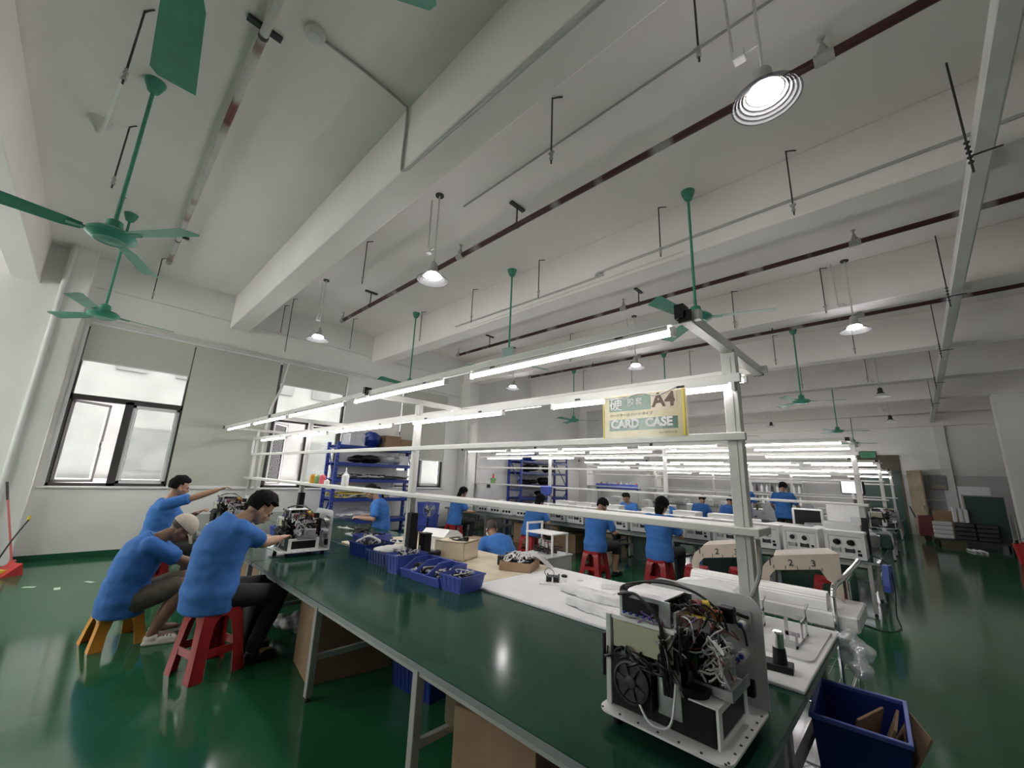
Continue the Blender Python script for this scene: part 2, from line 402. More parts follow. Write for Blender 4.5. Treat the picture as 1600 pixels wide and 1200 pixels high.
t = tag(MB().cyl((WX+.06, -.75, 4.37), (WX+.06, 8.5, 4.3), .02, n=8).build('conduit', M['white_pipe']), 'thin white conduit running along the window wall above the blinds', 'pipe')
tag(MB().cyl((WX+.012, -.5, 4.98), (WX+.012, 8.6, 4.93), .008, n=6).build('cable', M['white_pipe']), 'thin cable stretched high along the window wall just under the beams', 'cable')
# pipes on the corner column
tag(MB().tube([(WX+.3, -.87, 0), (WX+.3, -.87, 5.58)], .036, 14, smooth=False).build('downpipe', M['white_pipe']), 'white downpipe on the column beside the broom', 'pipe')
t = tag(MB().tube([(WX+.5, 8.7, .9), (WX+.5, 8.7, 3.1), (WX+.47, 8.74, 3.35), (WX+.46, 8.95, 3.5)], .045, 10).build('cable_trunking', M['white_pipe']), 'white cable trunking on the far corner column beyond the windows', 'pipe')
# tube from the rail down to the bench end
tag(MB().tube([(-10.75, 3.05, 4.24), (-10.68, 2.95, 3.6), (-10.68, 2.78, 2.9), (-10.68, 2.76, 1.2), (-10.68, 2.76, .72)], .028, 8).build('supply_conduit', M['white_pipe']), 'white conduit sloping from the blind rail down to the end of the nearest bench', 'pipe')
b = MB(); b.box(-10.62, 2.53, 2.0, -10.52, 2.56, 2.28, .005); tag(b.build('socket_box', M['white']), 'slim white socket box on the end post of the nearest bench frame', 'socket')

# outside: neighbouring buildings
t = thing('neighbour_building', 'weathered concrete building seen through the left windows', 'building', (-15.5, 1.2, -5))
b = MB(); b.box(-2, -3.6, 0, 0, 9.9, 11.2); b.build('facade', M['concrete'], t, smooth=False)
b = MB(); b.box(-.02, -3.6, 6.1, .18, 9.9, 6.25); b.build('ledge', M['concrete2'], t, smooth=False)
for i in range(9):
    b = MB(); b.box(-.05, -2.4+i*1.3, 9.2, .05, -1.75+i*1.3, 9.9); q = b.build('window', M['shade_grey'], t, smooth=False)
for i in range(5):
    b = MB(); b.box(.0, -2.9+i*2.3, 6.5, .06, -1.9+i*2.3, 7.6); b.build('shutter', M['shade_grey'], t, smooth=False)
t = thing('neighbour_building', 'pale tiled building far left outside, glaring behind the open sash', 'building', (-22, -9, -5))
b = MB(); b.box(-2, -9, 0, 0, 8.7, 9.5); b.build('facade', M['concrete2'], t, smooth=False)
for i in range(8):
    b = MB(); b.box(-.03, -6+i*1.7, 6.8, .04, -5+i*1.7, 8.2); b.build('window', M['concrete'], t, smooth=False)
b = MB(); b.box(-40, -40, -5.1, W0-.5, 50, -5); tag(b.build('street', M['concrete'], smooth=False), 'grey yard outside below the windows', 'ground', kind='structure')

# ---------------------------------------------------------------- far wall
t = thing('door_2', None, None, (-.25, FARY-.02, 0)); struct(t)
b = MB(); R = rotz(math.radians(-62)); b.box(0, -.03, 0, .9, .03, 2.62, R=R, c=(0, 0, 0)); d = b.build('leaf', M['wood_door'], t, smooth=False)
b = MB(); b.box(.8, -.075, 1.05, .86, .075, 1.2, R=R, c=(0, 0, 0)); b.build('handle', M['silver'], t, smooth=False)
b = MB(); b.box(-2.2, FARY-.05, 0, -.42, FARY, 3.3); o = struct(b.build('door_1', M['brown'], smooth=False))
b = MB(); b.box(-1.75, FARY-.06, 0, -.5, FARY-.045, 2.6); b.build('opening', M['teal_board'], o, smooth=False)
t = thing('exit_sign', 'small green exit sign on the brown panel over the far doorway', 'sign', (-1.45, FARY-.08, 3.15))
b = MB(); b.box(-.3, 0, 0, .3, .03, .32, .01); b.build('housing', M['dark'], t)
b = MB(); b.box(-.27, -.006, .03, .27, 0, .29); b.build('lit_face', M['exit'], t, smooth=False)
glyphs('EXIT', .13, M['pgreen'], 'lettering', t, (-.17, -.008, .1), (1, 0, 0), (0, 0, 1))
t = thing('electric_panel', 'grey metal electric panel box high on the far wall', 'electric box', (.63, FARY, 1.85))
b = MB(); b.box(-.26, -.22, 0, .26, 0, .6, .01); b.build('housing', M['alu_grey'], t)
b = MB(); b.box(-.2, -.23, .06, .2, -.21, .2); b.build('breaker_row', M['wood_door'], t, smooth=False)
tag(MB().cyl((-.1, FARY-.03, 1.4), (1.2, FARY-.03, 1.45), .03, n=8).build('wall_conduit', M['white_pipe']), 'grey conduit low along the far wall under the electric panel', 'pipe')
# ================================================================ OVERHEAD
def pipe(y, z, x0, x1, r, m, label, sprinklers, hangers, name='sprinkler_pipe'):
    t = thing(name, label, 'pipe', (0, y, z))
    b = MB(); b.cyl((x0, 0, 0), (x1, 0, 0), r, n=14); b.build('run', m, t)
    for x in sprinklers:
        b = MB(); b.cyl((x, 0, -r*.9), (x, 0, r*1.9), r*1.05, n=12); b.cyl((x-.07, 0, 0), (x+.07, 0, 0), r*1.3, n=12)
        b.lathe([(r*.6, 0), (r*.62, .06), (r*.35, .08), (r*.3, .13), (.03, .135), (.032, .145), (.012, .15)], (x, 0, r*1.6), 12)
        b.build('sprinkler_head', M['steel_grey'], t)
    for x in hangers:
        h = CEIL-z; b = MB(); b.cyl((x, 0, 0), (x, 0, h), .012, n=8); b.box(x-.03, -.14, h-.03, x+.03, .14, h)
        b.lathe([(r*1.15, -.02), (r*1.15, .02)], (x, 0, 0), 12, axis=(1, 0, 0)); b.build('hanger', M['dark'], t)
    return t
pipe(.4, 5.5, -9.85, 2.6, .037, M['patchy'], 'red and white patched pipe close under the ceiling, behind the nearest fan', [-9.8], [-8.7, -3.72])
pipe(3.72, 5.27, -9.6, 2.9, .04, M['patchy2'], 'dark red sprinkler pipe crossing nearest, above the bright front lamp', [-9.55, -5.0, -.1], [-8.17, -3.7, 1.3])
pipe(7.35, 5.29, -9.65, 2.9, .04, M['patchy2'], 'second sprinkler pipe back, above the nearest bench light frame', [-9.6, -4.0, -.2], [-8.2, -3.65])
pipe(10.78, 5.3, -9.75, 2.9, .04, M['patchy2'], 'third sprinkler pipe back, just above the lit lamp by the white duct', [-9.7, -5.4, -.4], [-7, -2])
pipe(14.3, 5.3, -9.75, 2.9, .035, M['patchy2'], 'fourth sprinkler pipe back, dim, high over the far benches', [-5], [-7, -2])
pipe(17.8, 5.3, -9.75, 2.9, .035, M['patchy2'], 'farthest sprinkler pipe, faint under the far ceiling beams', [-5], [-7, -2])
# square cable duct
t = thing('cable_duct', 'long white square cable duct running down the room under the ceiling', 'duct', (.79, 0, 4.7))
b = MB(); b.box(-.06, -5.9, -.07, .06, 24.7, .07, .006); b.build('duct_body', M['white_pipe'], t)
b = MB(); b.box(.062, -5.9, -.05, .075, 24.7, .06); b.build('lid', M['white'], t, smooth=False)
for y in (1.4, 4.87, 8.52, 11.85, 15.4, 19):
    b = MB(); b.cyl((-.09, y, .9), (-.09, y, -.28), .009, n=6)
    for k in range(5): b.lathe([(.02, -.006), (.02, .006)], (-.09, y, .02-.05*k), 8)
    b.cyl((-.09, y, -.12), (.1, y, -.12), .008, n=6); b.build('threaded_hanger', M['dark'], t)
# conduit with smoke detector on beam
t = thing('smoke_detector', 'round smoke detector with grey conduit bending over the nearest beam', 'smoke detector', (-3.42, .73, CEIL))
b = MB(); b.lathe([(.09, 0), (.09, -.03), (.075, -.04), (.06, -.075), (.03, -.08)], n=20); b.build('housing', M['white_pipe'], t)
b = MB()
for k in range(8): b.box(-.006, .045, -.07, .006, .062, -.05, R=rotz(k*PI/4), c=(0, 0, -.06))
b.build('vent_slots', M['dark'], t, smooth=False)
b = MB(); b.tube([(0, .07, -.02), (-.0, .5, -.02), (-.02, .92, -.03), (-.02, .985, -.1), (-.02, .99, -.75), (0, 1.0, -.83), (.07, 1.02, -.835), (.3, 1.03, -.835), (2.4, 1.06, -.835), (4.0, 1.06, -.835)], .014, 8)
b.build('conduit', M['steel_grey'], t)
tag(MB().cyl((-4.3, 3.2, 5.585), (2.9, 3.2, 5.585), .011, n=6).build('lamp_cable', M['steel_grey']), 'thin cable across the ceiling over the front lamp', 'cable')
tag(MB().tube([(-7, 5.225, 4.95), (-3.4, 5.225, 4.92), (-2.9, 5.225, 5.0), (2.9, 5.225, 5.02)], .018, 8).build('beam_conduit', M['steel_grey']), 'grey conduit on the face of the beam behind the fan', 'pipe')
tag(MB().cyl((-6.5, 5.24, 4.83), (-1.9, 5.2, 4.83), .008, n=6).build('beam_cable', M['white_pipe']), 'thin pale cable slung along the bottom of the beam by the fans', 'cable')
# hanging rods
rod0 = [None]
def rods(y, xs, rowname):
    for i, (x, zb) in enumerate(xs):
        t = thing('hanging_rod', '%s hanging rod from the window wall, %s' % (ORD[i], rowname), 'rod', (x, y, zb), 0, 'steel rods hanging from the ceiling')
        b = MB(); b.cyl((0, 0, 0), (0, 0, CEIL-zb), .0085, n=6); b.tube([(0, 0, CEIL-zb-.01), (.03, .02, CEIL-zb-.002), (.09, .06, CEIL-zb-.004)], .0085, 6); b.build('shaft', M['dark'], t)
        b = MB(); b.lathe([(.02, 0), (.02, .02)], (0, 0, .05), 8); b.lathe([(.02, 0), (.02, .02)], (0, 0, .1), 8); b.cyl((0, 0, .04), (0, 0, .14), .014, n=6); b.cyl((-.03, 0, .13), (.03, 0, .13), .014, n=6); b.build('clamp', M['steel_grey'], t)
rods(-.38, [(-8.13, 5.0), (-6.2, 4.76), (-4.38, 4.81)], 'in the row over the nearest fan')
rods(.3, [(-10.02, 4.75)], 'alone above the left window')
rods(2.7, [(-10.6, 4.9), (-10.0, 4.3), (-6.33, 4.8), (-2.23, 4.79), (-.78, 4.86)], 'in the row beside the nearest lamps')
rods(4.2, [(-10.07, 4.77)], 'alone above the middle window')
rods(5.1, [(-8.25, 4.84), (-6.31, 4.84), (-4.45, 4.85), (-2.18, 4.81), (-.61, 4.74)], 'in the row along the second beam')
rods(8.6, [(-6.3, 4.8), (-2.23, 4.8), (-.76, 4.73)], 'in the row of the second lamps')
rods(12.0, [(-8.2, 4.8), (-6.3, 4.8), (-4.4, 4.8), (-2.23, 4.8), (-.64, 4.8)], 'in the row beyond the third beam')
rods(15.5, [(-6.3, 4.8), (-4.4, 4.8), (-2.23, 4.8), (-.64, 4.8)], 'in the farthest row')
t = thing('ceiling_junction', 'small white conical ceiling fitting beside the rods at upper left', 'ceiling fitting', (-6.35, -.62, CEIL))
b = MB(); b.lathe([(.02, -.16), (.04, -.12), (.11, -.02), (.115, 0)], n=18); b.build('cone', M['white_pipe'], t)
b = MB(); b.tube([(0, 0, -.14), (.3, .05, -.3), (.9, .12, -.5), (1.7, .2, -.55)], .016, 8); b.build('conduit', M['white_pipe'], t)
# high-bay lamps
def lamp(x, y, z, label, lit, junction=True):
    t = thing('pendant_lamp', label, 'lamp', (x, y, z), 0, 'pendant lamps')
    b = MB(); b.cyl((0, 0, .25), (0, 0, CEIL-z), .011, n=8); b.build('rod', M['white_pipe'], t)
    b = MB(); b.lathe([(.06, -.02), (.06, 0)], (0, 0, CEIL-z), 14); b.build('ceiling_rose', M['dark'], t)
    b = MB(); b.lathe([(.03, .27), (.055, .24), (.06, .15), (.085, .12), (.09, .09), (.0, .09)], n=18, cap=False); b.build('driver_housing', M['steel_grey'] if lit else M['dark'], t)
    b = MB(); rad = .215
    prof = [(.085, .10)]
    for k in range(11): a = k/10; prof.append((.1+(rad-.1)*a, .085-.085*a-.008*(k % 2)))
    b.lathe(prof, n=36, cap=False); b.build('shade', M['reflector'] if lit else M['offwhite'], t)
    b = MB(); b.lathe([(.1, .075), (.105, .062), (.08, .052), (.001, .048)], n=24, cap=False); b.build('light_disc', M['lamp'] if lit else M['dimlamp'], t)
    if junction:
        b = MB(); b.box(-.17, -.035, .45, -.09, .035, .53, .006); b.cyl((-.09, 0, .49), (0, 0, .49), .008, n=6); b.cyl((-.17, 0, .5), (-.19, 0, CEIL-z), .011, n=6); b.build('junction_box', M['white_pipe'], t)
    return t
LAMPROWS = [(2.82, 4.27, 'nearest'), (8.55, 4.3, 'second'), (15.3, 4.3, 'third'), (21.2, 4.3, 'farthest')]
for x, w2 in ((-8.39, 'the windows'), (-4.38, 'mid-room')):  # extra lamps out of view, added to brighten the left side
    lamp(x, -2.9, 4.27, 'added unseen pendant lamp behind the camera, on the line by ' + w2, True)
for i, (y, z, w) in enumerate(LAMPROWS):
    for j, (x, w2) in enumerate(((-8.39, 'the windows'), (-4.38, 'mid-room'), (-.41, 'the white duct'))):
        lit = i < 2
        tx = ('glowing' if lit else 'dim unlit') + ' pendant lamp in the %s row, on the line by %s' % (w, w2)
        lamp(x, y, z + (.05 if j == 2 and i == 0 else 0), tx, lit)
# ceiling fans
def fan(x, y, z, ang, label, group='teal ceiling fans'):
    t = thing('ceiling_fan', label, 'fan', (x, y, z), 0, group)
    b = MB(); b.cyl((0, 0, .1), (0, 0, CEIL-z-.08), .017, n=10); b.build('downrod', M['teal'], t)
    b = MB(); b.lathe([(.02, -.14), (.05, -.12), (.085, -.03), (.09, 0)], (0, 0, CEIL-z), 18); b.build('canopy', M['teal'], t)
    b = MB(); b.lathe([(.03, .2), (.06, .18), (.07, .1), (.075, .085)], n=18); b.build('collar', M['teal'], t)
    b = MB(); b.lathe([(.07, .09), (.15, .075), (.185, .045), (.185, .02), (.16, .0), (.12, -.025), (.1, -.02), (.06, -.03), (.001, -.032)], n=28, cap=False); b.build('motor_housing', M['teal'], t)
    for k in range(3):
        a = ang+k*2*PI/3; R = Matrix.Rotation(a, 3, 'Z'); T = Matrix.Rotation(math.radians(12), 3, 'X')
        b = MB(); P = [(.2, -.05), (.32, -.085), (.84, -.11), (.88, .05), (.85, .085), (.32, .065), (.2, .05)]
        b.prism(P, R@T@Vector((0, 0, .03)), R@Vector((1, 0, 0)), R@T@Vector((0, 1, 0)), R@T@Vector((0, 0, .004)))
        b.build('blade', M['teal'], t, smooth=False)
        b = MB(); b.box(.14, -.03, .02, .3, .03, .035, R=R, c=(0, 0, 0)); b.build('blade_arm', M['teal'], t, smooth=False)
    return t
fan(-1.62, -.1, 3.58, math.radians(178), 'teal ceiling fan closest to the camera, two blade tips at top left')
fan(-5.2, -.23, 3.76, math.radians(38), 'whole teal ceiling fan near the camera at upper left')
fan(-8.55, -.23, 3.84, math.radians(100), 'teal ceiling fan by the left window, beyond the nearest whole fan')
for x, w, a in ((-1.74, 'behind the corner of the nearest bench light frame', 20), (-5.09, 'second from the windows, rod above the bench lights', 75), (-8.43, 'by the middle window, behind the bench lights', 40)):
    fan(x, 5.05, 3.72, math.radians(a), 'teal ceiling fan ' + w)
for x, w, a in ((-1.75, 'over the aisle end of the second bench', 15), (-5.1, 'over the middle of the second bench, mostly hidden', 50), (-8.48, 'above the blue rack by the back of the window wall', 30)):
    fan(x, 11.8, 3.72, math.radians(a), 'teal ceiling fan ' + w)
for x, w, a in ((-1.8, 'over the third bench, aisle end', 10), (-5.1, 'over the third bench, middle', 44), (-8.45, 'over the third bench, window end', 85)):
    fan(x, 18.6, 3.72, math.radians(a), 'far teal ceiling fan ' + w)
fan(-1.8, 23.9, 3.75, math.radians(30), 'farthest teal ceiling fan, before the brown doorway')
# ================================================================ WORKBENCHES AND LIGHT FRAMES
TZ = .715
def bench(x0, x1, y0, y1, label, legs):
    t = thing('workbench', label, 'workbench', (x0, y0, 0), 0, 'green-topped workbenches')
    L, D = x1-x0, y1-y0
    b = MB(); b.box(0, 0, TZ-.006, L, D, TZ, .002); b.build('rubber_mat', M['mat_green'], t)
    b = MB(); b.box(.002, .002, TZ-.04, L-.002, D-.002, TZ-.006, .003); b.build('tabletop', M['edge'], t)
    for lx in legs:
        for ly in (.06, D-.06):
            b = MB(); b.box(lx-x0-.025, ly-.025, .03, lx-x0+.025, ly+.025, TZ-.04, .004); lg = b.build('leg', M['steel_grey'], t)
            b = MB(); b.lathe([(.022, 0), (.024, .012), (.01, .018), (.01, .034)], (lx-x0, ly, 0), 10); b.build('levelling_foot', M['dark'], lg)
        b = MB(); b.box(lx-x0-.018, .085, .27, lx-x0+.018, D-.085, .31, .003); b.build('cross_brace', M['steel_grey'], t)
    for a, c in zip(legs, legs[1:]):
        b = MB(); b.box(a-x0+.02, D-.075, .27, c-x0-.02, D-.045, .31, .003); b.build('stretcher', M['steel_grey'], t)
        b = MB(); b.box(a-x0+.02, .045, TZ-.09, c-x0-.02, .075, TZ-.04, .003); b.build('apron_rail', M['steel_grey'], t)
    return t
LG1, LG2 = [-.64, -2.1, -3.5, -5.0], [-5.45, -7.1, -8.8, -10.5]
WORDS = ['nearest', 'second', 'third', 'farthest']
B0 = None
for k in range(4):
    dy = 6.6*k
    for (x0, x1, lg, e) in ((-5.2, -.52, LG1, 'aisle end'), (-10.65, -5.22, LG2, 'window end')):
        for (y0, y1, s) in ((1.43, 2.655), (2.665, 3.89)) and ((1.43, 2.655, 'near half'), (2.665, 3.89, 'far half')):
            bench(x0, x1, y0+dy, y1+dy, 'green-topped grey workbench, %s of the %s bench row, %s' % (s, WORDS[k], e), lg)

def light_frame(k):
    dy = 6.6*k
    t = thing('bench_light_frame', '%s pale metal light frame with shelf rails along the %s bench row' % (('nearest big', 'second', 'third', 'farthest')[k], WORDS[k]), 'light frame', (0, 2.6+dy, TZ))
    z = lambda v: v-TZ
    for x in (-.72, -4.07, -7.42, -10.58):
        b = MB(); b.box(x-.04, -.03, 0, x+.04, .03, z(2.5), .004)
        b.box(x-.012, -.034, .01, x+.012, -.028, z(2.45)); p = b.build('post', M['frame'], t)
        b = MB()
        for zz in (2.31, 1.975, 1.475): b.cyl((x+.018, -.03, z(zz)), (x+.018, -.052, z(zz)), .011, n=8)
        b.build('bolt', M['black'], p)
        b = MB(); b.box(x-.03, -.66, z(2.48), x+.03, .66, z(2.54), .004); b.build('cross_arm', M['frame'], t)
        for s in (-1, 1):
            b = MB(); b.box(x-.031, s*.66, z(2.479), x+.031, s*.672, z(2.541)); b.build('end_cap', M['black'], t, smooth=False)
    for nm, y, zz, h, d in (('front_rail', -.63, 2.515, .05, .04), ('back_rail', .63, 2.515, .05, .04), ('lamp_rail', -.045, 2.315, .055, .03), ('middle_rail', -.045, 1.975, .045, .03)):
        b = MB(); b.box(-10.65, y-d/2, z(zz)-h/2, -.655, y+d/2, z(zz)+h/2, .003); b.build(nm, M['frame'], t)
    b = MB(); b.box(-10.65, -.12, z(1.445), -.615, .12, z(1.485), .004); b.build('shelf_board', M['frame'], t)
    if k == 0:
        for x in (-.72, -4.07): b = MB(); b.box(x-.045, -.685, z(2.5), x, -.61, z(2.575)); b.build('junction_cap', M['black'], t, smooth=False)
    segs = [(-2.39, -.80), (-4.38, -2.72), (-6.5, -4.66), (-8.36, -6.66), (-10.3, -8.57)]
    for (y, zz, off) in ((-.63, 2.45, 0), (-.045, 2.262, .1), (.63, 2.45, -.0)):
        for i, (a, c) in enumerate(segs):
            if off: a, c = a+.3*(i > 0)+.35*(i == 0), c+.1
            b = MB(); b.cyl((a, y, z(zz)), (c, y, z(zz)), .0135, n=10); tb = b.build('led_tube', M['tube'], t)
            b = MB(); b.box(a+.02, y-.014, z(zz)+.018, c-.02, y+.014, z(zz)+.036); b.box(a-.012, y-.018, z(zz)-.018, a+.006, y+.018, z(zz)+.03); b.box(c-.006, y-.018, z(zz)-.018, c+.012, y+.018, z(zz)+.03)
            b.build('tube_batten', M['frame'], t, smooth=False)
            if k == 0:
                b = MB()
                for q in (a+.25, c-.3): b.box(q-.025, y-.016, z(zz)+.03, q+.025, y+.016, z(zz)+.045)
                b.build('clip', M['black'], t, smooth=False)
    if k == 0:
        for px_, zl, zh in ((-4.07, .93, 1.28), (-7.42, .95, 1.32)):
            b = MB(); b.box(px_+.042, -.06, z(zl), px_+.13, .03, z(zh), .006); b.build('power_unit', M['black'], t)
        b = MB(); b.tube([(-.66, .02, z(1.42)), (-.66, -.01, z(1.25)), (-.72, -.06, z(1.1)), (-.8, -.07, z(.98)), (-.8, -.07, z(.86))], .012, 8); b.build('supply_cable', M['steel_grey'], t)
        b = MB(); b.box(-.84, -.095, z(.8), -.765, -.035, z(.86), .004); b.build('socket', M['white'], t)
        b = MB(); b.box(-.815, -.1, z(.83), -.785, -.05, z(.885), .003); b.build('plug', M['black'], t)
    return t
for k in range(4): light_frame(k)

# sign hanging in a plastic sleeve between the rails
t = thing('card_case_sign', 'old green and cream card case sign in a torn sleeve on the nearest light frame', 'sign', (-1.55, 2.535, 1.99))
b = MB(); b.box(0, 0, 0, .585, .003, .295); b.build('card', M['paper'], t, smooth=False)
b = MB(); b.box(.04, -.002, .185, .35, .001, .285); b.box(.04, -.002, .05, .525, .001, .128); b.build('green_print', M['pgreen'], t, smooth=False)
b = MB(); b.box(.352, -.002, .175, .525, .001, .289); b.build('buff_print', M['ppink'], t, smooth=False)
for tx, s, x, z_, m, bo in (('硬', .1, .045, .2, M['white'], .001), ('胶套', .058, .18, .222, M['white'], 0), ('A4', .13, .362, .196, M['pbrown'], .003), ('CARD  CASE', .078, .055, .07, M['white'], .0034),
    ('カードケース ハードタイプ', .026, .045, .148, M['pbrown'], 0), ('カードケース ハードタイプ', .016, .06, .056, M['white'], 0), ('カードケース', .02, .4, .018, M['pbrown'], 0)):
    glyphs(tx, s, m, 'lettering', t, (x, -.006, z_), (1, 0, 0), (0, 0, 1), .0006, bold=bo)
b = MB(); b.box(-.012, -.004, -.01, .6, -.0035, .285); b.build('clear_sleeve', clear('sleeve_film', (.98, .98, .95), .03, .15, .012), t, smooth=False)
b = MB(); b.tube([(0, -.005, .285), (.09, -.005, .283), (.17, -.005, .27), (.22, -.005, .29), (.3, -.005, .295), (.38, -.006, .27), (.45, -.005, .285), (.53, -.005, .315)], .004, 5); b.build('torn_edge', M['white'], t)
b = MB(); b.box(.56, -.005, 0, .572, -.003, .3); b.box(-.01, -.005, 0, -.002, -.003, .29); b.build('yellowed_edge', M['yellow'], t, smooth=False)
# ================================================================ OPEN MACHINES ON THE NEAREST BENCH
def machine(label, loc, rz=0):
    rn = random.Random(11)
    t = thing('open_machine', label, 'machine', loc, rz, 'open machines being assembled')
    for x in (-.2, .2):
        for y in (-.2, .2):
            b = MB(); b.lathe([(.02, 0), (.024, .03), (.024, .05)], (x, y, 0), 12); b.build('foot', M['black'], t)
    b = MB(); b.prism(rrect(-.26, -.27, .26, .27, .05, 5), (0, 0, .05), (1, 0, 0), (0, 1, 0), (0, 0, .009)); b.build('base_plate', M['offwhite'], t)
    b = MB()
    for i in range(7):
        for p in ((-.24+.08*i, -.255), (.245, -.24+.07*i)): b.lathe([(.005, .059), (.005, .062)], (*p, 0), 8)
    b.build('rivets', M['dark'], t)
    # back panel with connectors
    b = MB(); b.prism(rrect(-.26, .059, .262, .5, .07, 6, (1, 1, 0, 0)), (0, .245, 0), (1, 0, 0), (0, 0, 1), (0, .008, 0)); bp = b.build('back_panel', M['panel_grey'], t)
    b = MB(); b.prism(rrect(.07, .33, .22, .44, .015), (0, .238, 0), (1, 0, 0), (0, 0, 1), (0, .007, 0)); b.prism(rrect(.08, .2, .22, .31, .015), (0, .238, 0), (1, 0, 0), (0, 0, 1), (0, .007, 0)); b.build('cover_plate', M['panel_grey'], bp)
    for x, z in ((.15, .395), (.19, .385), (.12, .27), (.17, .245), (.185, .262)):
        b = MB(); b.cyl((x, .24, z), (x, .18, z), .016, n=14); b.cyl((x, .24, z), (x, .222, z), .021, n=6); c = b.build('connector', M['white'], bp)
        b = MB(); b.cyl((x, .1805, z), (x, .176, z), .010, n=10); b.build('collar', M['blue_dark'], c)
    b = MB(); b.box(.17, .215, .1, .215, .245, .165, .004); b.build('power_socket', M['black'], bp)
    b = MB(); b.tube([(.12, .236, .43), (.14, .225, .425), (.19, .225, .415), (.21, .236, .41)], .007, 6); b.build('handle', M['black'], bp)
    b = MB(); b.tube([(.08, .21, .26), (.1, .2, .22), (.15, .2, .17), (.17, .19, .16)], .004, 5); b.build('clear_hose', M['film'], bp)
    # lower power unit: dark box with white framed end
    b = MB(); b.box(-.235, -.2, .06, .195, .13, .185, .004); b.build('power_unit', M['black'], t)
    b = MB(); b.box(.1, -.2, .186, .208, .14, .191)
    for q in ((-.2, .06, -.165, .19), (.105, .06, .14, .19), (-.165, .06, .105, .082), (-.165, .168, .105, .19)): b.box(.199, q[0], q[1], .208, q[2], q[3])
    fr = b.build('vent_frame', M['offwhite'], t, smooth=False)
    b = MB(); b.box(.2, -.165, .08, .203, .105, .17); b.build('vent_mesh', M['black'], fr, smooth=False)
    # upright frame
    for x, y in ((-.235, -.2), (-.235, .12)):
        b = MB(); b.box(x-.012, y-.012, .059, x+.012, y+.012, .41, .002); b.build('upright', M['panel_grey'], t)
    b = MB(); b.box(-.235, -.205, .395, .06, .14, .403); b.box(-.235, -.205, .395, .06, -.2, .41); b.build('deck', M['offwhite'], t, smooth=False)
    b = MB(); b.box(-.215, -.205, .285, .05, -.195, .392, .003); b.build('cream_cover', M['cream'], t)
    b = MB(); b.box(-.02, -.203, .1, .075, -.196, .27, .002); b.build('side_plate', M['silver'], t)
    # square fan
    b = MB(); b.prism(rrect(-.2, .1, -.03, .27, .012), (0, -.235, 0), (1, 0, 0), (0, 0, 1), (0, .028, 0)); f = b.build('cooling_fan', M['black'], t)
    b = MB(); b.lathe([(.075, 0), (.078, .008), (.07, .01), (.07, 0)], (-.115, -.236, .185), 24, axis=(0, -1, 0)); b.lathe([(.024, 0), (.024, .01), (.02, .012)], (-.115, -.236, .185), 16, axis=(0, -1, 0))
    for k in range(7):
        a = k*2*PI/7; b.box(-.006, -.242, .02, .012, -.237, .07, R=Matrix.Rotation(a, 3, 'Y'), c=(0, -.239, 0)) if False else b.prism([(.02*math.cos(a), .02*math.sin(a)), (.068*math.cos(a+.1), .068*math.sin(a+.1)), (.068*math.cos(a+.55), .068*math.sin(a+.55)), (.02*math.cos(a+.7), .02*math.sin(a+.7))], (-.115, -.24, .185), (1, 0, 0), (0, 0, 1), (0, -.003, 0))
    b.build('fan_rotor', M['dark'], f)
    b = MB(); b.box(-.275, -.2, .15, -.262, -.05, .32, .003); b.build('side_board', M['black'], t)
    b = MB()
    for i in range(9): b.box(-.28, -.19+.015*(i % 5), .16+.016*i, -.275, -.17+.015*(i % 5), .172+.016*i)
    b.build('board_chips', M['panel_grey'], t, smooth=False)
    # cage supply on top
    b = MB(); b.box(-.2, -.17, .405, .03, -.16, .5); b.box(-.2, .06, .405, .03, .07, .5); b.box(-.2, -.17, .494, -.0, .07, .5); b.box(-.2, -.17, .405, .03, .07, .41); cg = b.build('supply_cage', M['silver'], t, smooth=False)
    b = MB(); b.box(-.203, -.16, .415, -.19, .055, .49); b.box(-.185, -.174, .425, -.02, -.168, .485); b.build('cage_front', M['black'], cg, smooth=False)
    b = MB()
    for i in range(6): b.cyl((-.17+.03*i, -.175, .425), (-.17+.03*i, -.19, .425), .006, n=6)
    b.build('terminals', M['blue_dark'], cg)
    b = MB(); b.lathe([(.02, -.012), (.032, -.012), (.034, 0), (.032, .012), (.02, .012)], (.07, .02, .46), 16, axis=(.5, 1, .2), cap=False); b.build('toroid', M['wirer'], t)
    b = MB(); b.cyl((.09, .03, .47), (.11, .045, .475), .022, n=12); b.build('inductor', M['yellow'], t)
    b = MB(); b.box(.04, -.16, .405, .05, .05, .465); b.box(-.0, -.1, .405, .16, -.09, .45); b.build('heatsink_plate', M['silver'], t, smooth=False)
    b = MB(); b.box(.05, -.06, .43, .12, -.02, .44, .002); b.build('yellow_transformer', M['yellow'], t)
    b = MB(); b.box(.1, .03, .42, .16, .08, .46, .004); b.build('relay', mat('orange_relay', (.5, .14, .03), .5), t)
    b = MB(); b.box(.14, .06, .415, .2, .11, .475, .004); b.build('breaker', M['black'], t)
    # heat sink with fins, bracket, pump
    b = MB(); b.box(.06, -.03, .36, .17, .09, .37)
    for i in range(8): b.box(.06+.0145*i, -.03, .37, .064+.0145*i, .09, .395)
    b.build('finned_heatsink', M['silver'], t, smooth=False)
    b = MB(); b.box(.07, -.02, .3, .15, .06, .36, .003); b.build('module', M['black'], t)
    b = MB(); b.box(.08, -.12, .195, .235, .1, .2); b.box(.23, -.12, .195, .235, .1, .235); b.box(.08, -.12, .195, .235, -.115, .23); b.build('bracket', M['silver'], t, smooth=False)
    b = MB(); b.lathe([(.005, .0), (.05, .01), (.062, .04), (.062, .055)], (.1, -.14, .165), 20); b.build('pump', M['black'], t)
    b = MB()
    for i in range(3): b.box(-.0, -.212, .2+.04*i, .03, -.2, .222+.04*i)
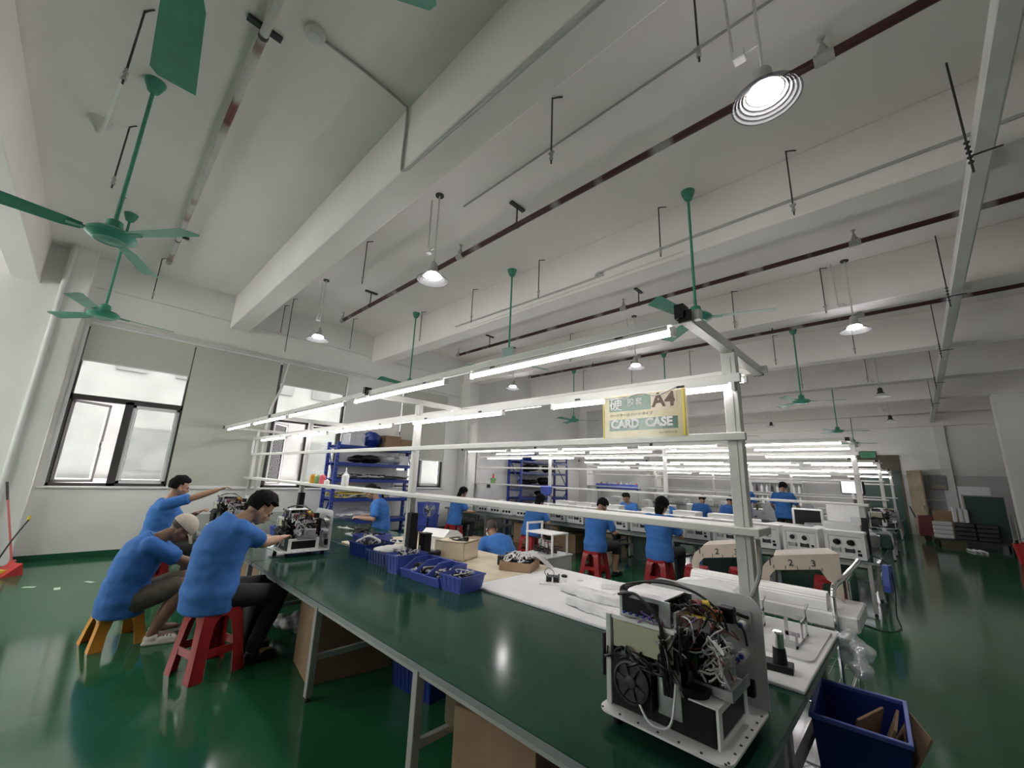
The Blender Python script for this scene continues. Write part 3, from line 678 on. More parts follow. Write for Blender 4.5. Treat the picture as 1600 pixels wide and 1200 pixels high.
    b.build('terminal_labels', M['foam'], t, smooth=False)
    b = MB(); b.box(-.02, -.2, .17, .06, -.05, .39, .004); b.build('control_block', M['black'], t)
    for i in range(5):
        b = MB(); b.box(.02+.035*i, -.04, .2, .045+.035*i, .1, .29, .003); b.build('circuit_card', (M['dark'], M['pcb'], M['black'], M['dark'], M['silver'])[i], t)
    # wiring harnesses: arcs between anchor points
    core = MB(); core.box(-.19, -.15, .19, .06, .2, .395, .004); core.box(.06, -.02, .201, .13, .14, .33, .004); core.build('dark_filler', M['black'], t)  # dark filler blocks added inside so the machine is not see-through
    def wires(name, m, n, lo, hi, r, sag):
        b = MB(); out = Vector((.5, -.8, .25)).normalized()
        for i in range(n):
            p = Vector([rn.uniform(lo[j], hi[j]) for j in range(3)]); q = p+Vector((rn.uniform(-.1, .1), rn.uniform(-.07, .07), rn.uniform(-.12, .12)))
            q = Vector([min(max(q[j], lo[j]), hi[j]) for j in range(3)]); k = sag*rn.uniform(.5, 1.3); w = Vector((rn.uniform(-.3, .3), 0, rn.uniform(-.5, .5)))*k
            b.tube([p, p+out*k*.8+w, (p+q)/2+out*k*1.1+w, q+out*k*.7-w, q], r*rn.uniform(.8, 1.25), 5, 4)
        return b.build(name, m, t)
    wires('black_wiring', M['wireb'], 60, (-.16, -.08, .3), (.16, .1, .47), .0042, .05)
    wires('bundled_wiring', M['wireb'], 26, (-.0, -.24, .19), (.1, -.12, .42), .005, .03)
    wires('front_wiring', M['wireb'], 22, (-.25, -.215, .24), (.02, -.2, .285), .0045, .03)
    wires('white_wiring', M['wirew'], 30, (.1, -.12, .245), (.2, .05, .38), .0034, .045)
    wires('grey_wiring', M['panel_grey'], 14, (-.05, -.2, .3), (.2, .1, .45), .003, .05)
    wires('maroon_wiring', M['wirer'], 22, (-.05, -.15, .22), (.18, .12, .46), .003, .05)
    wires('purple_wiring', M['purple'], 14, (-.15, -.2, .38), (.1, 0, .45), .003, .04)
    b = MB()
    for i in range(4): b.tube([(-.19, -.16+.02*i, .47), (-.21+.01*i, -.12, .515), (-.08, -.06+.02*i, .545), (.06, .02, .52), (.16, .08, .44), (.2, .17, .38), (.2, .22, .3)], .005, 6)
    for i in range(3): b.tube([(-.2+.02*i, -.18, .49), (-.1, -.2, .51), (.0, -.21, .43), (.01+.012*i, -.22, .32), (.02+.012*i, -.22, .18)], .006, 6)
    b.build('main_harness', M['wireb'], t)
    b = MB(); b.tube([(-.08, -.24, .12), (-.02, -.27, .085), (.05, -.26, .1), (.06, -.22, .2), (.06, -.215, .26)], .005, 6); b.build('looped_cable', M['panel_grey'], t)
    return t
mch = machine('open half-built machine full of wires standing at the near corner of the front bench', (-.83, 1.96, TZ))
copy_tree(mch, (-5.44, 1.98, TZ), 0, 'open half-built machine on the bench in front of the leaning man')
copy_tree(mch, (-8.15, 1.83, TZ), math.radians(8), 'open half-built machine far along the bench that the reaching man works on')
# ================================================================ STOOLS AND PEOPLE
def stool(label, loc, rz, m, h=.46, w=.32, group='red plastic stools'):
    t = thing('plastic_stool', label, 'stool', loc, rz, group)
    top, bot = w*.42, w*.58
    b = MB()
    b.prism(rrect(-top, -top, top, top, .04, 4), (0, 0, h-.012), (1, 0, 0), (0, 1, 0), (0, 0, .012))
    b.build('seat', m, t)
    b = MB(); b.prism(rrect(-top-.004, -top-.004, top+.004, top+.004, .045, 4), (0, 0, h-.05), (1, 0, 0), (0, 1, 0), (0, 0, .04)); b.build('rim', m, t)
    for k in range(4):
        R = rotz(k*PI/2); b = MB()
        # corner leg: L-shaped shell splaying outwards
        for s in (0, 1):
            P = []
            for (z, e, wd) in ((h-.03, top, w*.38), (h*.8, top+(bot-top)*.2, w*.27), (h*.45, top+(bot-top)*.55, w*.24), (.0, bot, w*.27)):
                a = Vector((e, e, z)); c = Vector((e-wd, e, z)) if s == 0 else Vector((e, e-wd, z))
                P.append((a, c))
            for (a, c), (d, f) in zip(P, P[1:]):
                th = Vector((0, -.007, 0)) if s == 0 else Vector((-.007, 0, 0))
                v = [b.bm.verts.new(R@q) for q in (f, d, d+th, f+th, c, a, a+th, c+th)]
                for q in ((0, 1, 2, 3), (7, 6, 5, 4), (0, 4, 5, 1), (1, 5, 6, 2), (2, 6, 7, 3), (3, 7, 4, 0)): b.face([v[i] for i in q])
        b.build('leg', m, t, smooth=False)
    if h > .35:
        for k in range(4):
            R = rotz(k*PI/2); b = MB(); e = top+(bot-top)*.62; z = h*.38
            b.box(-e+.03, e-.012, z-.03, e-.03, e-.003, z+.03, R=R, c=(0, 0, 0)); b.build('stretcher', m, t, smooth=False)
    else:
        for k in range(4):
            R = rotz(k*PI/2); b = MB(); n = 8; e = top+.012
            arc = [(-e+.05+(2*e-.1)*i/n, h-.05-.0-.03*(abs(i/n-.5)*2)**2) for i in range(n+1)]
            b.prism([(-e+.02, h-.03), (-e+.02, h-.11)]+arc+[(e-.02, h-.11), (e-.02, h-.03)], R@Vector((0, e-.004, 0)), R@Vector((1, 0, 0)), (0, 0, 1), R@Vector((0, .006, 0))); b.build('apron', m, t, smooth=False)
    return t

def fused(mb, voxel, m, name, parent, wrinkle=0, it=4, seed=0):
    """one continuous skin over everything in mb"""
    bmesh.ops.recalc_face_normals(mb.bm, faces=mb.bm.faces[:])
    me = bpy.data.meshes.new(name); mb.bm.to_mesh(me); mb.bm.free()
    o = bpy.data.objects.new(name, me); COL.objects.link(o)
    r = o.modifiers.new('fuse', 'REMESH'); r.mode = 'VOXEL'; r.voxel_size = voxel
    s = o.modifiers.new('soft', 'SMOOTH'); s.factor = .5; s.iterations = it
    bpy.context.view_layer.update()
    me2 = bpy.data.meshes.new_from_object(o.evaluated_get(bpy.context.evaluated_depsgraph_get()))
    bpy.data.objects.remove(o); bpy.data.meshes.remove(me)
    if wrinkle:
        for v, nn in zip(me2.vertices, [q.vector.copy() for q in me2.vertex_normals]):
            p = v.co
            q = noise.noise(Vector((p.x*7+seed, p.y*7, p.z*16)))*.6+noise.noise(Vector((p.x*17+p.z*9, p.y*17+seed, p.z*20)))*.4
            v.co += nn*q*wrinkle
    me2.name = name; me2.materials.clear(); me2.materials.append(m); me2.shade_smooth()
    o = bpy.data.objects.new(name, me2); COL.objects.link(o)
    if parent is not None: o.parent = parent
    return o
def limb(mb, a, b, ra, rb, n=12, mid=None):
    a, b = Vector(a), Vector(b); mb.ball(a, ra, n, 8); mb.ball(b, rb, n, 8)
    d = b-a; s, u = frame_of(d); k = 5; R = []
    for i in range(k+1):
        t = i/k; r = ra+(rb-ra)*t+(mid or 0)*math.sin(PI*t); R.append(mb.ring(a+d*t, s*r, u*r, n))
    mb.skin(R)
def ik(a, c, l1, l2, hint):
    a, c, hint = Vector(a), Vector(c), Vector(hint); d = c-a; L = min(d.length, (l1+l2)*.998); d.normalize()
    c = a+d*L; x = (l1*l1-l2*l2+L*L)/(2*L); h = math.sqrt(max(0, l1*l1-x*x))
    hn = hint-d*hint.dot(d); hn.normalize(); return a+d*x+hn*h, c
def person(label, loc, rz, seat=.46, lean=(.25, .45, .6), neck=.6, head=(.5, 0), hands=None, hints=None, feet=None, sx=1.0, dress='trousers', hair='short', skin_m='skin', hi=True,
           hand_dir=None, grip=.5, shoes='black', cap=False, mask=False, stand=False, twist=0, side=0, sc=1.08, bulk=1.2):
    """local frame: x right, y forward, z up, origin on the floor below the hips"""
    sq = lambda L: [Vector(q)/sc for q in L] if L else None
    seat, hands, feet = seat/sc, sq(hands), sq(feet)
    zp = seat+.085 if not stand else .92
    lz = lambda a: Vector((math.sin(side)*.6, math.sin(a), math.cos(a)))
    P = Vector((0, 0, zp)); W = P+.16*lz(lean[0]); C = W+.16*lz(lean[1]); T = C+.19*lz(lean[2]); Nk = T+.1*lz(neck)
    up_ = lz(lean[2]); sv = Vector((math.cos(twist), -math.sin(twist), 0))
    fwd = up_.cross(sv)*-1 if up_.cross(sv).y < 0 else up_.cross(sv)
    # head frame
    hy, hp = head[1], head[0]
    f = Vector((math.sin(hy)*math.cos(hp), math.cos(hy)*math.cos(hp), -math.sin(hp))); s = Vector((math.cos(hy), -math.sin(hy), 0)); u = s.cross(f)
    HR = Matrix((s, f, u)).transposed()
    Hc = Nk+u*.085+f*.025
    sh = [T-up_*.035-sv*.175*sx, T-up_*.035+sv*.175*sx]
    hands = hands or [(-.16, .42, zp+.2), (.16, .42, zp+.2)]
    hints = hints or [(-.6, -.2, -1), (.6, -.2, -1)]
    A = [ik(sh[i], hands[i], .285, .25, hints[i]) for i in (0, 1)]
    hip = [P+Vector((-.09, .02, -.02)), P+Vector((.09, .02, -.02))]
    feet = feet or [(-.14, .38, .08), (.14, .38, .08)]
    Lg = [ik(hip[i], feet[i], .42, .41, (-.15+.3*i, 1, .5)) for i in (0, 1)]
    vx = .0075 if hi else .013
    # ---- body
    b = MB()
    def torso(mb, g, low=0, top=True):
        R = []
        st = [(P-.06*lz(lean[0])-Vector((0, 0, low)), lz(lean[0]), .165+g, .12+g), (P+.02*lz(lean[0]), lz(lean[0]), .172+g, .125+g), (W, lz((lean[0]+lean[1])/2), .148+g, .112+g), (C, lz(lean[1]), .163+g, .12+g), (C+.1*lz(lean[2]), lz(lean[2]), .175*sx+g, .118+g), (T-.03*up_, up_, .15*sx+g, .09+g), (T+.012*up_, lz((lean[2]+neck)/2), .075+g, .065+g)]
        for c, ax, a_, b_ in st:
            x = sv; y = ax.cross(x).normalized(); R.append(mb.ring(c, x*a_*(1+(bulk-1)*.7), y*b_*bulk, 20))
        mb.skin(R)
    torso(b, -.008)
    limb(b, T-.02*up_, Nk+u*.02, .06, .052)
    for i in (0, 1):
        el, wr = A[i]; b.ball(sh[i], .052, 12, 8); limb(b, sh[i], el, .048, .041, mid=.004); limb(b, el, wr, .041, .027, mid=.006)
        kn, an = Lg[i]; limb(b, hip[i], kn, .085, .056, mid=.006); limb(b, kn, an, .055, .036, mid=.012)
        b.ball(Vector(an)+Vector((0, .07, -.035)), (.042, .115, .035), 12, 8)
        # hand
        d = Vector(hand_dir[i]) if hand_dir else (wr-el); d.normalize()
        sd = Vector((1, 0, 0)) if abs(d.x) < .8 else Vector((0, 1, 0)); n_ = d.cross(sd).normalized()
        if n_.z > 0: n_ = -n_
        sd = n_.cross(d).normalized()
        inward = sd if (sd.x < 0) == (i == 1) else -sd
        Rm = Matrix((sd, d, n_)).transposed(); b.ball(wr+d*.05, (.04, .056, .017), 12, 8, Rm); b.ball(wr+d*.01, (.028, .03, .021), 10, 6, Rm)
        if hi:
            for k in range(4):
                base = wr+d*.092+inward*(.03-.02*k); ln = (.068, .078, .073, .056)[k]
                p1 = base+(d*.9+n_*.35*grip).normalized()*ln*.45; p2 = p1+(d*.55+n_*.9*grip).normalized()*ln*.35; p3 = p2+(d*.2+n_*1.1*grip).normalized()*ln*.25
                b.tube([base-d*.02, base, p1, p2, p3], [.0098, .0078], 8, 3)
            q = wr+d*.03+inward*.03; b.tube([q, q+inward*.026+d*.03+n_*.008, q+inward*.024+d*.062+n_*.02*grip], [.0125, .009], 8, 4)
        else: b.ball(wr+d*.1+n_*.015, (.034, .045, .016), 10, 6, Rm)
    # head
    def hb(x, y, z, r): b.ball(Hc+s*x+f*y+u*z, r, 16, 10, HR)
    hb(0, -.008, .03, (.075, .096, .09)); hb(0, .022, -.03, (.064, .072, .075)); hb(0, .05, -.085, (.034, .03, .026)); hb(0, .035, -.065, (.05, .05, .04))
    for q in (-1, 1):
        hb(q*.076, -.008, -.022, (.011, .022, .032)); hb(q*.038, .06, -.03, (.026, .022, .02)); hb(q*.03, .078, .008, (.026, .016, .01))
    b.tube([Hc+f*.086+u*.005, Hc+f*.1-u*.015, Hc+f*.113-u*.034], [.009, .014], 8, 3); hb(0, .1, -.036, (.017, .015, .011))
    hb(0, .089, -.062, (.023, .012, .008)); hb(0, .086, -.072, (.02, .012, .008))
    body = fused(b, vx, M[skin_m], 'person', None, it=2 if hi else 3)
    body.scale = (sc, sc, sc); body.location = loc; body.rotation_euler = (0, 0, rz); tag(body, label, 'person')
    # ---- face details
    if not mask:
        e = MB()
        for q in (-1, 1): e.ball(Hc+s*q*.031+f*.083-u*.008, (.012, .008, .006), 10, 6, HR)
        e.build('eyes', M['black'], body)
        e = MB()
        for q in (-1, 1): e.tube([Hc+s*q*.014+f*.096+u*.012, Hc+s*q*.034+f*.093+u*.018, Hc+s*q*.052+f*.078+u*.012], .0042, 6)
        e.build('eyebrows', M['hair'], body)
        e = MB(); e.ball(Hc+f*.097-u*.067, (.021, .007, .0065), 10, 6, HR); e.build('lips', M['lip'], body)
    # ---- hair
    hm = MB(); rn = random.Random(int(abs(loc[0]*100)))
    n, mm = 28, 18; c0 = Hc+u*.03-f*.008; rows = []
    for j in range(mm+1):
        th = PI*j/mm; row = []
        for i in range(n):
            d = Vector((math.sin(th)*math.cos(2*PI*i/n), math.sin(th)*math.sin(2*PI*i/n), math.cos(th)))
            side_ok = d.z > (.48 if d.y > .35 else (.1 if d.y > -.05 else -.62))
            if hair in ('long', 'ponytail'): side_ok = d.z > (.42 if d.y > .45 else (-.75 if d.y < .2 else -.1))
            vol = {'short': .022, 'shaved': .005, 'long': .026, 'ponytail': .022}[hair]
            k = (vol+vol*.5*noise.noise(d*4+Vector((loc[0], 0, 0)))+(.016*max(0, d.z) if hair == 'short' else 0)) if side_ok else -.015
            r = Vector((.075+k, .096+k, .09+k)); row.append(hm.bm.verts.new(c0+HR@Vector((d.x*r.x, d.y*r.y, d.z*r.z))))
        rows.append(row)
    hm.skin(rows, cap=False)
    if hair == 'long':
        hm.ball(c0-f*.06-u*.1, (.075, .045, .13), 16, 10, HR)
    if hair == 'ponytail':
        hm.tube([c0-f*.09-u*.02, c0-f*.14-u*.06, c0-f*.13-u*.16, c0-f*.11-u*.24], [.03, .014], 10)
    bmesh.ops.remove_doubles(hm.bm, verts=hm.bm.verts[:], dist=.0005)
    hm.build('hair', M['stubble' if hair == 'shaved' else 'hair'], body)
    if mask:
        e = MB(); e.ball(Hc+f*.05-u*.05, (.07, .066, .055), 16, 10, HR); e.build('face_mask', M['white'], body)
        e = MB(); e.tube([Hc+s*-.06+f*.04-u*.04, Hc-s*.085-f*.02-u*.02, Hc-s*.07-f*.06-u*.03], .003, 5); e.build('mask_strap', M['white'], body)
    if cap:
        e = MB(); n = 24; rows = []
        for j in range(9):
            th = (PI*.56)*j/8; k = 0
            rows.append([e.bm.verts.new(c0+HR@Vector((.092*math.sin(th)*math.cos(2*PI*i/n), .113*math.sin(th)*math.sin(2*PI*i/n), .1*math.cos(th)+.012))) for i in range(n)])
        e.skin(rows, cap=False); e.ball(c0+u*.112, .008, 8, 6)
        cp_ = e.build('cap', M['cap'], body)
        e = MB(); R1 = []
        for q, (yy, zz, wd) in enumerate(((.085, -.005, .085), (.12, -.012, .085), (.155, -.03, .07), (.178, -.046, .035))):
            R1.append([e.bm.verts.new(c0+HR@Vector((x*wd, yy-.02*abs(x)**2, zz-.016*x*x))) for x in (-1, -.6, -.2, .2, .6, 1)])
        for A_, B_ in zip(R1, R1[1:]):
            for i in range(5): e.face([A_[i], A_[i+1], B_[i+1], B_[i]])
        bmesh.ops.solidify(e.bm, geom=e.bm.faces[:], thickness=.004); e.build('brim', M['cap'], cp_)
    # ---- shirt
    g = MB(); torso(g, .013, low=.05)
    for i in (0, 1):
        el, wr = A[i]; m_ = Vector(sh[i])+(el-Vector(sh[i]))*.72
        g.ball(sh[i], .07, 14, 8); limb(g, sh[i], m_, .071, .068); g.cyl(m_, m_+(el-sh[i]).normalized()*.03, .069, .071, 14)
        R_ = [T-.06*up_+sv*.05*(2*i-1), Vector(sh[i])]; limb(g, R_[0], R_[1], .085, .072)
    fused(g, .011 if hi else .016, M['shirt'], 'shirt', body, wrinkle=.011, it=8, seed=loc[0]*3)
    g = MB(); cc = T+.0*up_; ax = lz((lean[2]+neck)/2); R = frame_of(ax)
    rg = []
    for i in range(17): a = 2*PI*i/16; rg.append(cc+.012*ax+(R[0]*math.cos(a)+R[1]*math.sin(a))*.074)
    g.tube(rg, .007, 6, 2); g.build('collar', M['shirt'], body)
    # ---- trousers
    g = MB(); pm = {'trousers': 'pants', 'shorts': 'shorts', 'long_shorts': 'pants'}[dress]
    g.ball(P+Vector((0, 0, -.0)), (.172, .135, .105), 16, 10)
    for i in (0, 1):
        kn, an = Lg[i]
        if dress == 'trousers': limb(g, hip[i], kn, .098, .072); limb(g, kn, Vector(kn)+(Vector(an)-kn)*.92, .07, .056)
        elif dress == 'long_shorts': limb(g, hip[i], kn, .1, .08); limb(g, kn, Vector(kn)+(Vector(an)-kn)*.25, .078, .075)
        else: k2 = Vector(hip[i])+(Vector(kn)-hip[i])*.8; limb(g, hip[i], k2, .105, .088)
    fused(g, .012 if hi else .018, M[pm], 'trousers' if dress == 'trousers' else 'shorts', body, wrinkle=.007, it=3, seed=loc[1])
    # ---- shoes
    for i in (0, 1):
        an = Vector(Lg[i][1]); q = MB(); fx = Vector((.12*(2*i-1), 1, 0)).normalized(); Rm = Matrix((Vector((fx.y, -fx.x, 0)), fx, Vector((0, 0, 1)))).transposed()
        z0 = an.z-.08
        q.ball(Vector((an.x, an.y, z0+.045))+fx*.01, (.044, .06, .045), 14, 8, Rm); q.ball(Vector((an.x, an.y, z0+.036))+fx*.1, (.05, .085, .036), 14, 8, Rm)
        for k in range(2): q.prism([(x*.05, yv) for x, yv in ((-.8, -.05), (-1, .0), (-.9, .06), (-1.05, .12), (-.8, .175), (0, .195), (.8, .175), (1.05, .12), (.9, .06), (1, 0), (.8, -.05))], Vector((an.x, an.y, z0+.002)), Rm@Vector((1, 0, 0)), Rm@Vector((0, 1, 0)), (0, 0, .022))
        so = fused(q, .008, M['croc' if shoes == 'clogs' else 'black'], 'clog' if shoes == 'clogs' else 'shoe', body, it=2)
        if shoes == 'clogs':
            q = MB()
            for k in range(9):
                px_, py_ = (-.026+.026*(k % 3)), .09+.024*(k//3); hz = z0+.036+.036*math.sqrt(max(0, 1-(px_/.05)**2-((py_-.1)/.085)**2))
                q.ball(Vector((an.x, an.y, hz))+Rm@Vector((px_, py_, 0)), .006, 8, 5)
            q.build('vent_holes', M['dark'], so)
    return body
HD = -PI/2
# three men along the window end of the nearest bench
stool('red plastic stool under the leaning man in the foreground', (-4.55, 1.03, 0), math.radians(15), M['stool_red'], .5, .36)
person('man with black hair leaning over the bench edge on a tall red stool', (-4.62, .98, 0), math.radians(6), seat=.5, lean=(.0, .14, .33), neck=1.2, head=(.6, .1), sc=1.19, bulk=1.32, hands=[(-.42, .5, .98), (-.12, .58, .99)],
       hints=[(-.7, -.3, -.7), (.6, -.3, -1)], feet=[(-.15, .42, .085), (.16, .36, .085)], hand_dir=[(-.5, .8, .0), (-.6, .7, .1)], grip=.7)
stool('low orange plastic stool under the man in the beige cap', (-5.78, .5, 0), math.radians(10), M['stool_orange'], .29, .36, None)
person('crouching man in a beige cap, khaki shorts and white clogs on the low orange stool', (-5.75, .50, 0), math.radians(-8), seat=.28, lean=(.06, .25, .42), neck=1.25, head=(.8, -.05), sc=1.15, bulk=1.25, hands=[(-.12, .62, .62), (.1, .66, .6)],
       hints=[(-.8, -.2, -.6), (.9, -.1, -.5)], feet=[(-.1, .3, .085), (.2, .28, .085)], dress='shorts', shoes='clogs', cap=True, hair='shaved', skin_m='skin_dark', grip=.8)
stool('red plastic stool under the reaching man by the left window', (-7.75, .88, 0), .2, M['stool_red'], .5, .34)
person('man under the left window reaching one arm out to a machine', (-7.75, .86, 0), math.radians(-14), sc=1.12, bulk=1.2, seat=.52, lean=(.1, .12, .15), neck=.4, head=(.22, -.25), hands=[(-.1, .42, 1.0), (.2, .66, 1.36)],
       hints=[(-.6, -.4, -.8), (.7, -.2, -.7)], feet=[(-.15, .4, .085), (.15, .4, .085)], grip=.6)
# two on the far side of the nearest bench
person('woman with tied hair assembling parts before the blue rack', (-7.7, 4.3, 0), math.radians(150), seat=.5, lean=(.12, .22, .35), neck=.5, head=(.6, .05), hands=[(-.14, .4, .82), (.12, .42, .82)], hair='ponytail', grip=.7, sx=.95, sc=1.12)
stool('dark red stool under the woman before the blue rack', (-7.7, 4.32, 0), .3, M['stool_red'], .48, .33)
person('shaven man in a white mask strap bending low behind the pale wooden box', (-4.28, 4.4, 0), math.radians(78), seat=.3, lean=(.5, .75, .95), neck=1.0, head=(.5, .35), hands=[(-.2, .55, .5), (.2, .55, .5)], hair='shaved', mask=True, skin_m='skin_dark', hi=True)
stool('low stool under the bending man behind the wooden box', (-4.28, 4.42, 0), .1, M['stool_red'], .28, .33)
# along the near side of the second bench
def sitter(x, y, label, rz=0, hair='ponytail', stl=None, **k):
    person(label, (x, y, 0), rz, hair=hair, hi=False, **k)
    if stl: stool(stl, (x, y-.02, 0), rz+.05, M['stool_red'], .46, .36)
sitter(-8.75, 6.95, 'woman with long black hair at the window end of the second bench', -.1, 'long', 'red stool under the long-haired woman nearest the far window', sx=.9, lean=(.1, .15, .2))
sitter(-6.25, 7.1, 'dark-haired woman seated between the blue rack and second bench, head bowed', .1, 'long', 'red stool behind the small white rack machine', sx=.92)
sitter(-4.36, 6.75, 'short-haired person with back turned, left of the seated pair at the second bench', 0, 'short', 'red stool fully seen in the aisle under the left of the pair', lean=(.05, .15, .35), dress='long_shorts', neck=.7, head=(.7, 0))
sitter(-3.27, 7.02, 'person with collar-length hair, right of the seated pair at the second bench', 0, 'long', 'red stool under the right of the pair at the second bench', lean=(.02, .08, .2), neck=.4, head=(.45, 0), sx=1.05, sc=1.14)
# far side of the second bench and beyond
sitter(-5.95, 11.05, 'person facing the camera across the second bench', PI, 'short', None, seat=.46, lean=(.1, .2, .3))
sitter(-4.62, 11.0, 'dark-haired woman in profile across the second bench, bent to the left', math.radians(120), 'long', None, lean=(.2, .4, .6), sx=.9)
sitter(-5.0, 13.6, 'seated person seen from behind at the third bench, left of the thick post', -.1, 'short', None, lean=(.15, .3, .4))
sitter(-4.35, 14.0, 'second seated person overlapped at the third bench, left of the thick post', -.3, 'short', None, lean=(.2, .3, .4))
person('standing worker half hidden behind the thick post of the nearest frame', (-3.72, 13.6, 0), 0, stand=True, lean=(.1, .2, .35), hair='short', hi=False, feet=[(-.12, 0, .085), (.12, 0, .085)], hands=[(-.25, .4, 1.1), (.25, .4, 1.1)], neck=.7, head=(.8, 0))
person('standing man with short hair seen from behind right of the thick post', (-2.72, 13.6, 0), 0, stand=True, lean=(.05, .1, .15), hair='short', hi=False, feet=[(-.12, 0, .085), (.12, 0, .085)], hands=[(-.3, .38, 1.1), (.3, .38, 1.1)])
stool('empty red stool behind the beige sheet parts, left one', (-2.62, 6.9, 0), .2, M['stool_red'], .46, .36)
stool('empty red stool behind the beige sheet parts, right one', (-2.1, 7.3, 0), .4, M['stool_red'], .46, .36)
stool('red stool tucked under the aisle end of the second bench', (-1.1, 7.75, 0), .1, M['stool_red'], .46, .36)
# ================================================================ THINGS ON AND UNDER THE NEAREST BENCH
rnd = random.Random(5)
b = MB(); b.box(-3.02, 2.652, TZ, -.525, 3.87, TZ+.02, .004); tag(b.build('foam_board', M['white_top']), 'large white foam board covering the far half of the nearest bench', 'board')
b = MB(); b.box(-5.9, 2.7, TZ, -3.03, 3.87, TZ+.018, .003); tag(b.build('plywood_sheet', M['ply']), 'pale plywood sheet on the bench under the wooden box', 'board')
BZ = TZ+.021
def tangle(t, name, m, n, lo, hi, r):
    b = MB()
    for i in range(n):
        p = [[rnd.uniform(lo[j], hi[j]) for j in range(3)] for _ in range(4)]; b.tube(p, r*rnd.uniform(.7, 1.3), 5, 4)
    return b.build(name, m, t)
def tote(label, loc, rz, L, D, h, m, contents=None, group='blue parts bins on the nearest bench'):
    t = thing('parts_bin', label, 'bin', loc, rz, group)
    b = MB(); w = .006; tp = .02
    o = [b.ring(Vector((0, 0, z)), Vector((L/2-tp*(1-z/h), 0, 0)), Vector((0, D/2-tp*(1-z/h), 0)), 4, PI/4) for z in (0, h)]
    def rect(l, d, z): return [b.bm.verts.new((x*l/2, y*d/2, z)) for x, y in ((1, 1), (-1, 1), (-1, -1), (1, -1))]
    b.bm.clear()
    A, B, C, D_ = rect(L-2*tp, D-2*tp, 0), rect(L, D, h), rect(L-2*w, D-2*w, h), rect(L-2*tp-2*w, D-2*tp-2*w, w)
    b.skin([A, B, C, D_]); b.build('tub', m, t, smooth=False)
    b = MB()
    for s in (-1, 1):
        b.box(-L/2-.006, s*(D/2)-.006, h-.014, L/2+.006, s*(D/2)+.006, h); b.box(s*L/2-.006, -D/2, h-.014, s*L/2+.006, D/2, h)
    b.build('rim', m, t, smooth=False)
    b = MB(); n = max(4, int(L/.05))
    for i in range(n):
        x = -L/2+L*(i+.5)/n
        for s in (-1, 1): b.prism([(s*(D/2-tp), .012), (s*(D/2-.001), h-.01), (s*(D/2+.005), h-.01), (s*(D/2-tp+.005), .012)], (x-.003, 0, 0), (0, 1, 0), (0, 0, 1), (.006, 0, 0))
    b.build('ribs', m, t, smooth=False)
    lo, hi = (-L/2+.04, -D/2+.04, .03), (L/2-.04, D/2-.04, h+.02)
    if contents == 'cables':
        tangle(t, 'white_cables', M['wirew'], 16, lo, hi, .006); tangle(t, 'black_cables', M['wireb'], 12, lo, hi, .009)
    if contents == 'fans':
        tangle(t, 'white_cables', M['wirew'], 8, lo, hi, .005)
        b = MB()
        for i in range(6): b.box(-.03, -.03, 0, .03, .03, .02, .003, R=Matrix.Rotation(rnd.uniform(-1, 1), 3, 'X')@rotz(rnd.uniform(0, 3)), c=None) if False else b.box(-L/2+.05+i*.03, -.05, .05+.01*(i % 3), -L/2+.08+i*.03, .04, .12+.012*(i % 2), .004)
        b.build('black_parts', M['black'], t)
    return t
tote('rectangular ribbed blue bin nearest the camera, full of white and black cables', (-3.02, 2.53, TZ), math.radians(4), .27, .3, .135, M['blue_bin'], 'fans')
def picking_bin(label, loc, rz, w=.19, d=.36, h=.15):
    t = thing('picking_bin', label, 'bin', loc, rz, 'blue parts bins on the nearest bench'); m = M['blue_bin']
    side = [(-d/2, 0), (d/2, 0), (d/2, h), (-.02, h), (-d/2+.02, h*.55), (-d/2-.03, h*.55)]
    side = [(-d/2, 0), (d/2, 0), (d/2+.01, h), (.0, h), (-d/2+.03, h*.5), (-d/2-.02, h*.5)]
    b = MB(); b.box(-w/2, -d/2, 0, w/2, d/2, .005)
    for s in (-1, 1): b.prism(side, (s*w/2-.0025, 0, 0), (0, 1, 0), (0, 0, 1), (.005, 0, 0))
    b.hexa([Vector(p) for p in ((-w/2, d/2-.004, 0), (w/2, d/2-.004, 0), (w/2, d/2+.002, 0), (-w/2, d/2+.002, 0), (-w/2, d/2+.004, h), (w/2, d/2+.004, h), (w/2, d/2+.012, h), (-w/2, d/2+.012, h))])
    b.hexa([Vector(p) for p in ((-w/2, -d/2, 0), (w/2, -d/2, 0), (w/2, -d/2+.005, 0), (-w/2, -d/2+.005, 0), (-w/2, -d/2-.02, h*.5), (w/2, -d/2-.02, h*.5), (w/2, -d/2-.014, h*.5), (-w/2, -d/2-.014, h*.5))])
    b.build('tub', m, t, smooth=False)
    b = MB(); b.tube([(-w/2, -d/2-.02, h*.5), (-w/2, -d/2+.03, h*.5), (-w/2, 0, h), (-w/2, d/2, h), (w/2, d/2, h), (w/2, 0, h), (w/2, -d/2+.03, h*.5), (w/2, -d/2-.02, h*.5), (-w/2, -d/2-.02, h*.5)], .006, 6, smooth=False); b.build('rim', m, t)
    lo, hi = (-w/2+.03, -d/2+.05, .02), (w/2-.03, d/2-.06, .11)
    tangle(t, 'white_cables', M['wirew'], 9, lo, hi, .007); tangle(t, 'black_cables', M['wireb'], 7, lo, hi, .01)
    return t
for i, (x, lb) in enumerate(((-3.29, 'right-hand open-fronted blue picking bin, next to the ribbed bin'), (-3.485, 'middle open-fronted blue picking bin holding a coiled white cable'), (-3.68, 'left-hand open-fronted blue picking bin with grey parts'))):
    picking_bin(lb, (x, 2.55, TZ), math.radians(10))
tote('plain tall blue bin left of the three open-fronted bins', (-3.895, 2.5, TZ), math.radians(3), .21, .36, .18, M['blue_bin'], 'cables')
